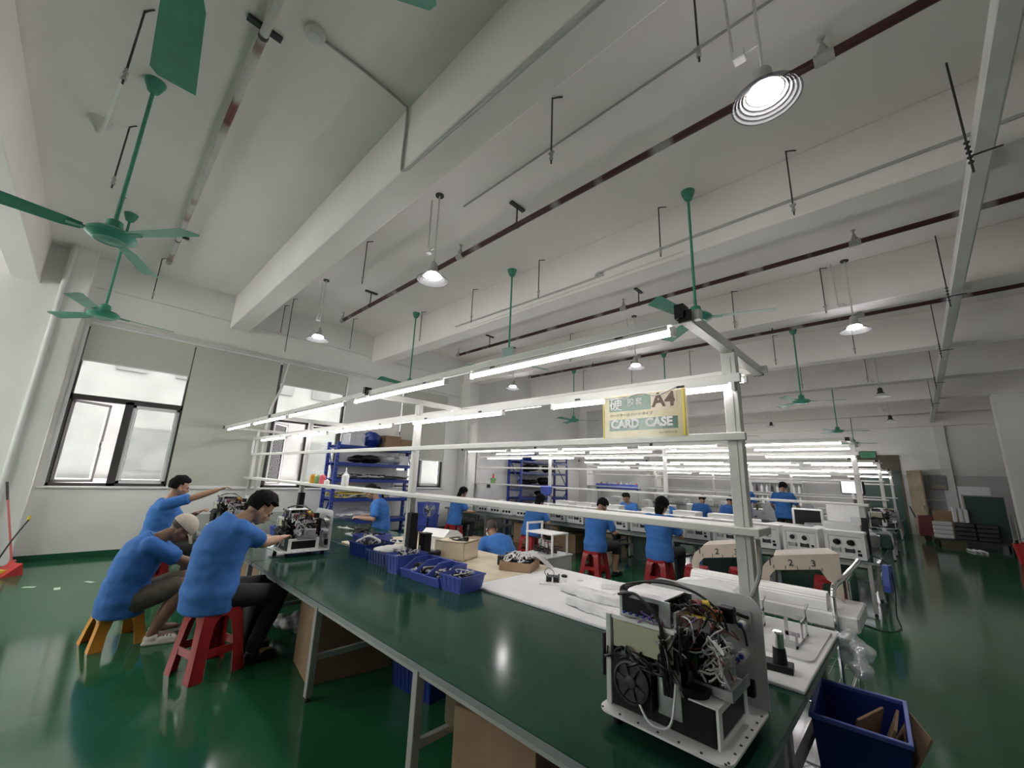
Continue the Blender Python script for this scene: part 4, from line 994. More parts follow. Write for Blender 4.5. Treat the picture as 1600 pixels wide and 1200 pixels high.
tote('blue bin heaped with a white plastic bag of parts', (-4.33, 2.56, TZ), math.radians(4), .42, .34, .14, M['navy'], 'cables')
tote('deep blue bin with white strips sticking out, left of the bagged bin', (-4.85, 2.6, TZ), math.radians(3), .42, .36, .16, M['navy'], 'cables')
tote('blue bin touching the second open machine', (-5.2, 2.78, TZ), .02, .28, .4, .19, M['blue_bin'], 'cables')
tote('blue bin beside the leaning man, behind his machine', (-6.2, 2.35, TZ), .02, .4, .3, .15, M['blue_bin'], 'cables')
tote('blue bin far along the bench behind the reaching man and his machine', (-6.95, 2.3, TZ), .1, .4, .32, .13, M['blue_bin'], 'fans')
b = MB()
for i in range(9): b.ball((-4.33+rnd.uniform(-.14, .14), 2.56+rnd.uniform(-.1, .1), TZ+.14+rnd.uniform(0, .03)), (rnd.uniform(.06, .11), rnd.uniform(.05, .09), .035), 12, 8)
tag(fused(b, .012, M['foam'], 'plastic_bag', None, wrinkle=.02), 'crumpled white plastic bag lying on top of a blue bin', 'bag')
t = thing('white_bracket', 'bent white bracket leaning out of the deep blue bin', 'bracket', (-4.85, 2.55, TZ+.15)); b = MB(); b.tube([(-.1, -.1, 0), (-.05, 0, .06), (.06, .02, .07), (.12, .1, .02)], .014, 6); b.build('arm', M['white'], t)
b = MB(); b.tube([(-4.05, 2.62, TZ+.14), (-4.09, 2.68, TZ+.24), (-4.12, 2.73, TZ+.29)], [.016, .013], 8); tag(b.build('tool_handle', M['black']), 'black tool handle poking up from the blue bins', 'tool')
for x, w in ((-4.24, 'left'), (-3.97, 'right')):
    t = thing('power_adapter', 'tall black power unit at the %s foot of the second frame post' % w, 'power unit', (x, 2.76, TZ), 0)
    b = MB(); b.box(-.055, -.05, 0, .055, .05, .34, .008); b.build('housing', M['black'], t)
    b = MB(); b.box(-.06, -.055, .335, .06, .055, .35, .005); b.build('top_cap', M['black'], t)
    b = MB(); b.box(-.03, -.053, .15, .0, -.05, .22); b.build('label_plate', M['foam'], t, smooth=False)
# wooden box with fans in front
t = thing('wooden_box', 'pale closed wooden box standing on the plywood sheet', 'box', (-4.08, 3.3, BZ), math.radians(20))
b = MB(); b.box(-.2, -.17, 0, .2, .17, .012); b.box(-.2, -.17, .188, .2, .17, .2); b.box(.188, -.17, 0, .2, .17, .2); b.box(-.2, -.17, 0, -.188, .17, .2); b.box(-.2, .158, 0, .2, .17, .2); b.box(-.2, -.17, 0, .2, -.158, .2); b.build('carcass', M['ply'], t, smooth=False)
t = thing('cooling_fan_stack', 'stack of round black fans before the wooden box', 'fan', (-4.16, 3.02, BZ)); 
for k in range(2):
    b = MB(); b.lathe([(.085, .05*k), (.09, .05*k+.01), (.09, .05*k+.035), (.08, .05*k+.045), (.03, .05*k+.047)], n=24); f = b.build('fan_unit', M['black'], t)
b = MB(); b.lathe([(.028, .097), (.028, .1), (.001, .1)], n=16); b.build('hub', M['silver'], t)
t = thing('test_lead', 'black cable with plugs lying on the wooden box', 'cable', (-4.05, 3.3, BZ+.201)); b = MB(); b.tube([(-.12, -.05, .012), (-.05, .06, .02), (.03, -.03, .012), (.08, .07, .03), (.13, .02, .012), (.05, -.08, .012), (-.06, -.06, .012)], .008, 6); b.build('cord', M['wireb'], t)
b = MB(); b.box(.08, .0, 0, .14, .04, .05, .006); b.build('plug', M['black'], t)
# white printer-like unit
t = thing('white_bench_unit', 'white angular bench machine behind the wooden box', 'machine', (-4.72, 3.55, BZ), math.radians(15))
b = MB(); b.prism([(-.18, 0), (.18, 0), (.2, .16), (.08, .23), (-.1, .25), (-.2, .18)], (-.2, 0, 0), (0, 1, 0), (0, 0, 1), (.4, 0, 0)); b.build('housing', M['white'], t, smooth=False)
b = MB(); b.box(-.22, -.23, .16, .22, .17, .18, .006); b.build('lid_edge', M['white'], t)
b = MB(); b.box(.2, -.12, .03, .203, .12, .12); b.build('side_vent', M['panel_grey'], t, smooth=False)
# cardboard tray of fans
t = thing('cardboard_tray', 'low brown cardboard tray filled with small black fans and white leads', 'tray', (-3.22, 3.5, BZ), math.radians(25))
L, D, h = .34, .36, .09
b = MB(); b.box(-L/2, -D/2, 0, L/2, D/2, .005)
for s in (-1, 1): b.box(s*L/2-.003, -D/2, 0, s*L/2+.003, D/2, h); b.box(-L/2, s*D/2-.003, 0, L/2, s*D/2+.003, h)
b.build('carton', M['carton'], t, smooth=False)
for k in range(3):
    for j in range(3):
        b = MB(); b.box(-.14+.1*k, -.14+.1*j, .05, -.07+.1*k, -.07+.1*j, .1+.01*((k+j) % 2), .004); b.build('small_fan', M['black'], t)
b = MB()
for i in range(12):
    a = Vector((rnd.uniform(-.13, .13), rnd.uniform(-.13, .13), .1)); r = rnd.uniform(.03, .05)
    b.tube([a+Vector((r*math.cos(q*.9), r*math.sin(q*.9), .02+.03*math.sin(q))) for q in range(7)], .006, 5, 4)
for i in range(5): b.tube([(.05, .02*i, .12), (.15, .05+.02*i, .13), (.24, .06+.03*i, .08), (.32, .08+.03*i, .01)], .005, 5)
b.build('white_leads', M['wirew'], t)
for k in range(2):
    b = MB(); b.box(-3.5, 3.42+.13*k, BZ, -3.41, 3.53+.13*k, BZ+.1+.02*k, .008); tag(b.build('fan_block', M['black']), 'black fan block left of the cardboard tray, %s one' % ('nearer', 'farther')[k], 'fan')
# square plate with fan, small discs
t = thing('fan_test_plate', 'white square plate carrying a black fan with a looped wire', 'fan', (-2.62, 3.32, BZ), math.radians(35))
b = MB(); b.box(-.12, -.12, 0, .12, .12, .012, .002); b.build('plate', M['offwhite'], t)
b = MB(); b.box(-.06, -.06, .02, .06, .06, .055, .006); f = b.build('cooling_fan', M['black'], t)
b = MB()
for x in (-.055, .055):
    for y in (-.055, .055): b.cyl((x, y, .012), (x, y, .065), .007, n=8)
b.build('screws', M['dark'], t)
b = MB(); b.cyl((.0, -.07, .012), (.0, -.07, .06), .01, .004, 10); b.build('nozzle', M['white'], t)
b = MB(); b.tube([(-.06, .02, .04), (-.08, .0, .09), (-.04, -.03, .13), (.01, -.05, .1), (0, -.07, .055)], .003, 5); b.build('loop_wire', M['wireb'], t)
b = MB(); b.lathe([(.028, 0), (.03, .005), (.03, .018), (.02, .022)], (-2.68, 3.58, BZ), 18); tag(b.build('knob', M['black']), 'small black round knob alone on the white board', 'knob')
b = MB(); b.lathe([(.025, 0), (.025, .008)], (-2.5, 3.6, BZ), 16); tag(b.build('disc', M['white']), 'little white disc on the white board beside the black knob', 'disc')
# foam strips
def strip(name, label, pts, w, h):
    t = MB(); P = catmull(pts, 5); rings = []
    for i, p in enumerate(P):
        d = (P[min(i+1, len(P)-1)]-P[max(i-1, 0)]).normalized(); s = Vector((-d.y, d.x, 0)).normalized(); k = 1+.12*noise.noise(p*15)
        rings.append([t.bm.verts.new(p+s*w*k*a+Vector((0, 0, h*k*c))) for a, c in ((-1, 0), (1, 0), (.9, 1), (-.9, 1))])
    t.skin(rings); o = fused(t, .009, M['foam'], name, None, wrinkle=.022, it=2, seed=w*90)
    return tag(o, label, 'packing foam')
strip('foam_packing', 'wide curved white foam packing piece on the white board', [(-2.38, 3.18, BZ), (-2.1, 3.12, BZ), (-1.8, 3.15, BZ), (-1.55, 3.2, BZ), (-1.35, 3.3, BZ)], .05, .07)
strip('foam_packing', 'crumpled white foam arc behind the curved packing piece', [(-2.2, 3.5, BZ), (-2.0, 3.62, BZ), (-1.75, 3.6, BZ), (-1.5, 3.58, BZ), (-1.35, 3.45, BZ)], .06, .06)
strip('foam_packing', 'small clear bubble-wrap strip nearest the bench edge', [(-2.12, 2.9, BZ), (-1.95, 2.86, BZ), (-1.75, 2.84, BZ), (-1.45, 2.8, BZ)], .045, .05)
b = MB(); b.box(-2.42, 3.4, BZ, -2.02, 3.78, BZ+.01, .002); tag(b.build('thin_plate', M['offwhite']), 'thin white plate flat on the board behind the foam', 'plate')
# white curved cover standing behind the near machine
t = MB(); P = [(-.34, 0), (.34, 0), (.34, .13), (.25, .2), (.05, .235), (-.15, .2), (-.3, .1)]
t.prism(P, (-1.35, 3.55, BZ), (1, 0, 0), (0, 0, 1), (0, .14, 0)); tag(t.build('curved_cover', M['white'], smooth=False), 'white curved housing cover behind the nearest machine', 'cover')
# black stand with chrome cylinder; grey plate with bent brackets
t = thing('gauge_stand', 'black stand with a chrome cylinder near the board corner', 'instrument', (-.72, 2.83, BZ), math.radians(8))
b = MB(); b.box(-.14, -.05, 0, .12, .05, .035, .004); b.build('base', M['black'], t)
b = MB(); b.cyl((.06, 0, .03), (.06, 0, .11), .036, .03, 20); b.build('holder', M['black'], t)
b = MB(); b.lathe([(.027, .11), (.028, .18), (.02, .19), (.0, .19)], (.06, 0, 0), 20); b.build('cylinder', M['chrome'], t)
b = MB(); b.lathe([(.012, .036), (.012, .04)], (-.05, -.02, 0), 12); b.build('yellow_mark', M['yellow'], t)
t = thing('sheet_metal_plate', 'grey rounded metal plate with two upright bent brackets at the board corner', 'metal plate', (-.78, 3.42, BZ))
b = MB(); b.prism(rrect(-.25, -.36, .23, .38, .05), (0, 0, 0), (1, 0, 0), (0, 1, 0), (0, 0, .012)); b.build('plate', M['panel_grey'], t)
for x in (-.12, .13):
    b = MB(); b.box(x-.003, -.22, .012, x+.003, .14, .03); b.box(x-.003, .1, .012, x+.003, .14, .17); b.box(x-.003, -.04, .012, x+.003, -.01, .12); b.box(x-.003, -.04, .11, x+.003, .14, .13); b.box(x-.07, .1, .1, x, .106, .13); b.box(x-.07, -.22, .012, x, -.2, .05); b.box(x-.08, -.1, .05, x, -.094, .075); b.box(x-.08, -.1, .012, x-.06, -.094, .15); b.box(x-.003, -.22, .012, x+.003, -.18, .1); b.cyl((x, .12, .17), (x+.01, .16, .2), .008, n=8)
    b.build('bracket', M['silver'], t, smooth=False)
# bottles on the shelf of the nearest frame
SZ = 1.486
for x, m, lb, hh in ((-6.98, 'amber', 'amber squeeze bottle on the nearest shelf', .15), (-6.78, 'green_liq', 'green-filled squeeze bottle on the nearest shelf', .14), (-6.6, 'pink_liq', 'pink-filled squeeze bottle on the nearest shelf', .15), (-5.8, 'white', 'tall white squeeze bottle alone on the nearest shelf', .19), (-6.42, 'white', 'short white cup beside the pink bottle on the shelf', .07)):
    t = thing('squeeze_bottle', lb, 'bottle', (x, 2.6, SZ), 0)
    w = .05 if hh > .1 else .04
    b = MB(); b.lathe([(w*.96, 0), (w, .008), (w, hh*.75), (w*.5, hh*.9), (w*.35, hh*.93)], n=18); b.build('body', M[m], t)
    b = MB(); b.lathe([(w*.4, hh*.92), (w*.4, hh*1.0), (w*.15, hh*1.05), (.004, hh*1.35 if hh > .1 else hh*1.1)], n=14); b.build('nozzle', M['white'], t)
# clutter beyond the bins
for x, y, lb in ((-6.35, 3.2, 'grey circuit board lying before the woman with tied hair'), (-5.6, 3.3, 'long grey ribbon circuit board behind the blue bins'), (-7.2, 3.5, 'circuit board under the hands of the woman with tied hair')):
    t = thing('circuit_board', lb, 'circuit board', (x, y, BZ if x > -5.9 else TZ), rnd.uniform(-.3, .3))
    b = MB(); b.box(-.32, -.1, 0, .32, .1, .012); b.build('board', M['panel_grey'], t, smooth=False)
    b = MB()
    for i in range(26): q, r = rnd.uniform(-.29, .29), rnd.uniform(-.08, .08); b.box(q-.015, r-.01, .012, q+.015, r+.01, .02+rnd.random()*.02)
    b.build('chips', M['dark'], t, smooth=False)
t = thing('cable_heap', 'heap of dark cables and connectors at the woman\'s elbow', 'cables', (-6.7, 3.35, TZ)); tangle(t, 'cables', M['wireb'], 14, (-.2, -.15, .01), (.2, .15, .09), .008)
t = thing('cable_heap', 'low heap of white and black leads on the plywood edge', 'cables', (-5.55, 3.62, BZ)); tangle(t, 'leads', M['wirew'], 10, (-.15, -.1, .01), (.15, .1, .06), .006)
t = thing('lit_lamp_panel', 'glowing white tablet on the bench by the leaning man\'s hands', 'tablet', (-6.0, 1.88, TZ)); b = MB(); b.box(-.12, -.09, 0, .12, .09, .012, .003); b.build('frame', M['white'], t); b = MB(); b.box(-.1, -.07, .012, .1, .07, .014); b.build('screen', M['screenlit'], t, smooth=False)
# little open rack machine on its cart beyond the bench
t = thing('rack_test_machine', 'small white open-framed test rack on a grey cabinet beyond the bench', 'machine', (-3.5, 4.3, 0)); t.scale = (.74, .74, .97)
b = MB(); b.box(-.3, -.32, 0, .3, .32, .78, .006); b.build('cabinet', M['steel_grey'], t)
b = MB(); b.box(-.28, -.325, .25, .2, -.319, .76); b.build('opening', M['black'], t, smooth=False)
b = MB(); b.box(-.31, -.33, .78, .31, .33, .8, .003); b.build('shelf_plate', M['panel_grey'], t)
for x in (-.28, .28):
    for y in (-.2, .2):
        b = MB(); b.box(x-.014, y-.014, .8, x+.014, y+.014, 1.06 if x > 0 else 1.17); b.build('upright', M['offwhite'], t, smooth=False)
b = MB(); b.box(-.3, -.22, 1.05, .3, .22, 1.065); b.box(-.295, -.215, 1.15, -.265, .215, 1.175); b.build('top_frame', M['offwhite'], t, smooth=False)
for i in range(4):
    b = MB(); b.cyl((-.15+.08*i, 0, .8), (-.15+.08*i, 0, .96), .03, n=12); b.build('cylinder', M['panel_grey'], t)
tangle(t, 'wires', M['wireb'], 14, (-.24, -.2, .81), (.24, .2, .9), .006); tangle(t, 'maroon_wires', M['wirer'], 8, (-.24, -.15, .81), (.24, .2, 1.02), .005)
# ---------------------------------------------------------------- trolley with white slabs and beige sheet parts
t = thing('wire_trolley', 'chrome wire-shelf trolley with a bent push handle beyond the bench end', 'trolley', (-1.1, 4.42, 0))
for x in (-.62, .55):
    for y in (-.42, .44):
        b = MB(); b.cyl((x, y, .08), (x, y, .72 if x < 0 else .93), .016, n=10); p = b.build('post', M['chrome'], t)
        b = MB(); b.cyl((x-.012, y, .045), (x+.012, y, .045), .045, n=14); b.build('castor', M['black'], p)
for z in (.25, .7):
    b = MB()
    for y in (-.45, .47): b.cyl((-.64, y, z), (.57, y, z), .006, n=6); b.cyl((-.64, y, z-.05), (.57, y, z-.05), .005, n=6)
    for i in range(16): b.cyl((-.62+.078*i, -.45, z+.004), (-.62+.078*i, .47, z+.004), .003, n=5)
    for i in range(14): b.cyl((-.62+.085*i, -.45, z-.05*(i % 2)), (-.62+.085*(i+1), -.45, z-.05*((i+1) % 2)), .003, n=5)
    for x in (-.63, .56): b.cyl((x, -.45, z), (x, .47, z), .006, n=6)
    b.build('wire_shelf', M['chrome'], t)
b = MB(); b.tube([(.55, -.42, .93), (.56, -.38, 1.0), (.59, -.2, 1.03), (.64, .3, 1.09), (.64, .44, 1.1), (.6, .46, 1.02), (.55, .44, .93)], .019, 10); b.build('push_handle', M['chrome'], t)
b = MB(); b.box(-1.62, 4.02, .708, -.42, 4.62, .815, .012); tag(b.build('foam_slab', M['foam']), 'thick white foam slab lying on the wire trolley', 'foam slab')
t = thing('lamp_housing', 'long white lamp housing resting on the foam slab of the trolley', 'lamp housing', (-1.1, 4.13, .817))
b = MB(); b.prism([(-.085, 0), (.085, 0), (.085, .05), (.05, .115), (-.05, .115), (-.085, .06)], (-.5, 0, 0), (0, 1, 0), (0, 0, 1), (1.0, 0, 0)); b.build('housing', M['offwhite'], t, smooth=False)
b = MB()
for y, z in ((-.078, .075), (-.066, .092)): b.cyl((-.5, y, z), (.5, y, z), .004, n=6)
b.build('edge_bead', M['white'], t)
def sheet_part(label, loc, rz):
    t = thing('sheet_metal_housing', label, 'sheet metal part', loc, rz, 'beige sheet metal housings')
    b = MB(); L, h = .56, .33
    out = [(0, .0), (.05, 0), (.055, .14), (.1, .19), (L-.14, .215), (L-.1, .14), (L-.07, .12), (L-.05, 0), (L, 0), (L, h), (L-.02, h+.01), (.1, h-.03), (.02, h-.1), (-.01, h-.18)]
    b.prism(out, (0, 0, 0), (1, 0, .05), (0, 0, 1), (0, .004, 0)); b.build('front_face', M['beige_sheet'], t, smooth=False)
    b = MB(); b.box(L-.004, 0, 0, L, .34, h+.045); b.build('side_panel', M['beige_sheet'], t, smooth=False)
    b = MB(); v = [Vector(p) for p in ((.1, 0, h-.025), (L, 0, h+.038), (L, .34, h+.04), (.16, .34, h-.02), (.1, 0, h-.019), (L, 0, h+.044), (L, .34, h+.046), (.16, .34, h-.014))]; b.hexa(v); b.build('top_panel', M['beige_sheet'], t, smooth=False)
    for i, (ch, x) in enumerate((('1', .05), ('2', .2), ('3', .36))): glyphs(ch, .07, M['dark'], 'number', t, (x, -.004, h-.1+.012*i), (1, 0, .05), (0, 0, 1), bold=.001)
    b = MB()
    for i in range(5): b.box(.09+.085*i, -.003, h-.125+.004*i, .095+.085*i, .0, h-.095+.004*i)
    b.build('slots', M['dark'], t, smooth=False)
    return t
sheet_part('beige sheet metal housing numbered 1 to 3, left one partly behind the post', (-1.66, 4.28, .817), .34)
sheet_part('beige sheet metal housing numbered 1 to 3, right one by the push handle', (-1.06, 4.24, .817), .34)
# ---------------------------------------------------------------- floor by the bench end
t = thing('waste_bin', 'tall blue waste bin on the floor at the aisle end of the bench', 'bin', (-.4, 3.32, 0), .06)
b = MB(); L, D, h, tp, w = .4, .56, .5, .035, .008
def rc(l, d, z): return [b.bm.verts.new((x*l/2, y*d/2, z)) for x, y in ((1, 1), (-1, 1), (-1, -1), (1, -1))]
b.skin([rc(L-2*tp, D-2*tp, 0), rc(L, D, h), rc(L-2*w, D-2*w, h), rc(L-2*tp, D-2*tp, .02)]); b.build('tub', M['navy'], t, smooth=False)
b = MB()
for s in (-1, 1): b.box(-L/2-.01, s*D/2-.01, h-.02, L/2+.01, s*D/2+.01, h+.004, .003); b.box(s*L/2-.01, -D/2, h-.02, s*L/2+.01, D/2, h+.004, .003)
b.build('rim', M['blue_bin'], t)
for i in range(3):
    b = MB(); a = rotz(.3*i-.3)@Matrix.Rotation(.25+.12*i, 3, 'Y'); b.box(-.006, -.15, 0, .006, .15, .36, R=a, c=(0, 0, 0)); tag(b.build('cardboard_scrap', M['carton'], smooth=False, loc=(-.44+.06*i, 3.37+.03*i, .13)), 'torn cardboard piece in the blue waste bin, %s of three' % ('left', 'middle', 'right')[i], 'cardboard', 'cardboard scraps in the waste bin')
b = MB()
for i in range(8): b.ball((rnd.uniform(-.07, .07), rnd.uniform(-.1, .1), rnd.uniform(-.05, .14)), (rnd.uniform(.05, .09), rnd.uniform(.05, .09), .07), 12, 8)
o = fused(b, .012, M['film'], 'plastic_bag', None, wrinkle=.025); o.location = (-.44, 3.74, .62); o.scale = (.8, .8, .8); tag(o, 'greyish clear plastic bag hanging over the blue waste bin', 'bag')
t = thing('wire_basket', 'black wire mesh basket low under the bench end', 'basket', (-.99, 2.5, .17))
b = MB()
for i in range(13): b.cyl((-.3+.05*i, -.45, .25), (-.3+.05*i, .45, .25), .0035, n=5)
for i in range(7): b.cyl((-.3, -.45+.15*i, .253), (.3, -.45+.15*i, .253), .005, n=5)
for i in range(10): b.cyl((.3, -.45+.09*i, .25-.05*(i % 2)), (.3, -.45+.09*(i+1), .25-.05*((i+1) % 2)), .004, n=5)
b.cyl((.3, -.45, .2), (.3, .45, .2), .005, n=5); b.build('mesh', M['dark'], t)
for x in (-.3, .3):
    for y in (-.45, .45): bb = MB(); bb.cyl((x, y, -.17), (x, y, .3), .012, n=8); bb.build('leg', M['dark'], t)
# under the bench
def carton(label, x0, y0, x1, y1, h, rz=0, z=0, flaps=True, group=None, m='carton'):
    L, D = x1-x0, y1-y0; t = thing('cardboard_box', label, 'box', ((x0+x1)/2, (y0+y1)/2, z), rz, group)
    b = MB(); b.box(-L/2, -D/2, 0, L/2, D/2, h, .004); b.build('carton', M[m], t, smooth=False)
    if flaps:
        b = MB(); b.box(-L/2, -.025, h, L/2, .025, h+.001); b.box(-L/2-.001, -.025, h-.08, -L/2, .025, h); b.build('tape', M['carton_in'], t, smooth=False)
    return t
carton('tall brown cardboard box under the nearest bench beside its leg', -4.22, 1.6, -3.66, 2.3, .6, math.radians(-8))
carton('open brown cardboard box under the near end of the bench', -2.0, 1.66, -1.5, 2.3, .5, math.radians(12), flaps=False)
t = thing('cardboard_flap', 'raised cardboard flap with a round hole at the bench underside', 'flap', (-1.9, 1.72, .36), math.radians(30)); b = MB(); b.prism(rrect(-.16, 0, .16, .3, .03), (0, 0, 0), (1, 0, 0), (0, 0, 1), (0, .006, 0)); b.build('flap', M['carton_in'], t, smooth=False); b = MB(); b.lathe([(.02, -.001), (.02, .0)], (-.06, -.001, .2), 14, axis=(0, 1, 0)); b.build('hole', M['dark'], t)
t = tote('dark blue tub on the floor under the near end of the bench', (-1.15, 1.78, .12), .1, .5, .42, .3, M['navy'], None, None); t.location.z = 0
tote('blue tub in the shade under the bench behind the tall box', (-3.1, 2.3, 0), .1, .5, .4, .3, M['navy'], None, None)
b = MB()
for i in range(6): b.ball((rnd.uniform(-.12, .12), rnd.uniform(-.1, .1), rnd.uniform(.06, .16)), (.09, .08, .07), 12, 8)
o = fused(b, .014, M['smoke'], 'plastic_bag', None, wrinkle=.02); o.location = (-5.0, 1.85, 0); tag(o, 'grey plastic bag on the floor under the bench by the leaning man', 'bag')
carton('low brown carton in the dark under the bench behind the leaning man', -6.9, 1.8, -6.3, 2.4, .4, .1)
for i, (x, y) in enumerate(((-8.5, .05), (-8.72, .36), (-8.8, -.22))):
    b = MB(); b.box(-.07, -.03, 0, .07, .03, .0015, R=rotz(.5*i), c=(0, 0, 0)); tag(b.build('tape_scrap', M['tape_scrap'], smooth=False, loc=(x, y, .001)), 'pale tape scrap on the floor by the left window, %s of three' % ('middle', 'farthest', 'nearest the broom')[i], 'tape')
# broom and dustpan
t = thing('dustpan', 'red and yellow long-handled dustpan on the floor by the left column', 'dustpan', (-9.82, -.52, 0), math.radians(35))
b = MB(); b.hexa([Vector(p) for p in ((-.16, -.14, 0), (.16, -.14, 0), (.14, .12, 0), (-.14, .12, 0), (-.16, -.14, .012), (.16, -.14, .012), (.12, .1, .16), (-.12, .1, .16))]); b.build('pan', M['red'], t, smooth=False)
b = MB(); b.box(-.06, -.15, .0, .06, -.02, .09, .006); b.build('yellow_band', M['yellow'], t)
b = MB(); b.tube([(-.1, -.1, .1), (-.05, -.02, .45), (-.01, .1, .78)], .011, 8); b.build('handle', M['dark'], t)
b = MB(); b.cyl((-.02, .1, .75), (-.025, .11, .84), .016, n=10); b.build('grip', M['yellow'], t)
t = thing('broom', 'broom with a long pinkish handle standing by the left column', 'broom', (-10.12, -.5, 0))
b = MB(); b.cyl((0, 0, .12), (-.25, -.3, 1.28), .013, n=10); b.build('handle', M['pinkred'], t)
b = MB(); b.cyl((-.2, -.245, 1.05), (-.26, -.31, 1.32), .016, n=10); b.build('grip', M['dark'], t)
b = MB(); b.box(-.17, -.035, .08, .17, .035, .15, .01); b.build('head', M['red'], t)
b = MB(); b.box(-.19, -.05, 0, .19, .05, .08, taper=(.03, .015)); b.build('bristles', M['red'], t, smooth=False)
# ================================================================ THE SECOND BENCH AND BEYOND
def analyzer(label, loc, rz=0):
    t = thing('white_analyzer', label, 'analyzer', loc, rz, 'white desktop analyzers on the second bench')
    b = MB(); b.prism([(-.2, .012), (.22, .012), (.22, .14), (.12, .36), (-.17, .36), (-.2, .33)], (-.235, 0, 0), (0, 1, 0), (0, 0, 1), (.47, 0, 0)); b.build('housing', M['white'], t, smooth=False)
    b = MB(); b.prism(rrect(-.24, .34, .24, .385, .015), (0, -.2, 0), (1, 0, 0), (0, 0, 1), (0, .33, 0)); b.build('lid', M['white'], t, smooth=False)
    b = MB(); b.box(-.19, -.206, .04, .2, -.2, .32, .002); rp = b.build('rear_panel', M['offwhite'], t, smooth=False)
    b = MB()
    for q in ((-.19, .31, .2, .322), (-.19, .04, -.18, .32)): b.box(q[0], -.21, q[1], q[2], -.204, q[3])
    b.build('panel_edge', M['steel_grey'], rp, smooth=False)
    for x in (-.1, .06):
        b = MB(); b.lathe([(.035, 0), (.035, .012), (.012, .014)], (x, -.206, .235), 14, axis=(0, -1, 0)); f = b.build('exhaust_fan', M['black'], rp)
        b = MB(); b.lathe([(.05, 0), (.052, .006), (.04, .006), (.04, 0)], (x+.02, -.206, .235), 16, axis=(0, -1, 0)); b.build('fan_guard', M['silver'], f)
        b = MB(); b.box(x-.06, -.214, .1, x+.05, -.205, .15); b.box(x+.03, -.235, .1, x+.045, -.21, .16); b.box(x-.06, -.235, .1, x-.045, -.21, .16); b.build('port', M['dark'] if x > 0 else M['steel_grey'], rp, smooth=False)
    b = MB(); b.box(.14, -.216, .06, .185, -.205, .1); b.box(.14, -.216, .115, .175, -.205, .145); b.build('power_inlet', M['black'], rp, smooth=False)
    b = MB(); b.box(-.22, -.19, 0, .22, .2, .012); b.build('base', M['black'], t, smooth=False)
    b = MB(); b.prism(rrect(.05, .01, .2, .1, .02), (0, .13, .36), (1, 0, 0), (0, -.9, .0), (0, .0, .004)); b.build('window', M['black'], t, smooth=False)
    return t
an0 = analyzer('white desktop analyzer at the aisle end of the second bench, rear panel to camera', (-.88, 8.2, TZ))
for i in range(1, 12):
    copy_tree(an0, (-.88-.535*i, 8.2, TZ), math.radians(rnd.uniform(-3, 3)), 'white desktop analyzer on the second bench front edge, %s from the aisle end' % ORD[i])
for i, x in enumerate((-2.8, -3.5, -4.2, -5.25, -5.95, -6.6)):
    copy_tree(an0, (x, 8.85, TZ+.0), PI+math.radians(rnd.uniform(-8, 8)), 'white desktop analyzer in the back row of the second bench, %s from the aisle' % ORD[i], scale=(1, 1, 1.14))
# white covers and consoles on the far half
def console(label, x, y, w, d, h, rz, z=TZ, screen=False, name='white_console'):
    t = thing(name, label, 'console', (x, y, z), rz)
    b = MB(); b.prism([(-d/2, 0), (d/2, 0), (d/2, h*.5), (d*.2, h), (-d/2, h*.94)], (-w/2, 0, 0), (0, 1, 0), (0, 0, 1), (w, 0, 0)); b.build('housing', M['white'], t, smooth=False)
    b = MB(); b.box(w*.1, -d/2-.004, h*.5, w*.4, -d/2, h*.7); b.build('rear_vent', M['panel_grey'], t, smooth=False)
    b = MB(); b.box(-w*.4, -d/2-.004, h*.15, -w*.2, -d/2, h*.25); b.build('rear_socket', M['dark'], t, smooth=False)
    if screen: b = MB(); b.box(-w*.38, -d/2-.008, h*.25, w*.38, -d/2-.002, h*.85, .003); b.build('screen', M['black'], t)
    return t
console('white box cover lying askew behind the thick post on the second bench', -2.52, 9.35, .5, .45, .36, .25)
console('white sloped cover right of the thick post on the second bench', -1.85, 9.3, .5, .5, .34, -.35)
console('wide white console with cables standing at the second bench end', -1.02, 9.3, .5, .4, .45, .02)
console('large white console stacked upright behind the wide one', -1.0, 9.9, .55, .4, .75, .05)
t = thing('monitor', 'black-screened monitor in a white bezel on the second bench', 'monitor', (-1.55, 9.6, TZ), .1)
b = MB(); b.box(-.24, -.03, .3, .24, .03, .62, .02); b.build('bezel', M['white'], t); b = MB(); b.box(-.2, -.034, .33, .2, -.029, .59); b.build('screen', M['black'], t, smooth=False)
b = MB(); b.cyl((0, .02, .02), (0, .02, .32), .03, n=10); b.box(-.13, -.1, 0, .13, .1, .02, .006); b.build('stand', M['white'], t)
t = thing('clear_cover', 'clear plastic cover slanting before the monitor on the second bench', 'cover', (-1.4, 9.2, TZ)); b = MB(); b.prism([(-.2, 0), (.2, 0), (.08, .4), (-.16, .38)], (0, 0, 0), (1, 0, 0), (0, .2, 1), (0, .1, 0)); b.build('shell', M['film'], t, smooth=False)
t = thing('small_white_pump', 'small white rounded pump on a stem by the clear cover', 'pump', (-1.3, 9.0, TZ)); b = MB(); b.ball((0, 0, .3), (.12, .09, .07), 16, 10); b.build('head', M['white'], t); b = MB(); b.cyl((0, 0, 0), (0, 0, .26), .03, n=12); b.build('stem', M['silver'], t)
b = MB(); b.box(-.74, 9.05, TZ, -.66, 9.13, TZ+.55, .006); tag(b.build('power_strip', M['black']), 'tall black power strip on the second frame post', 'power strip')
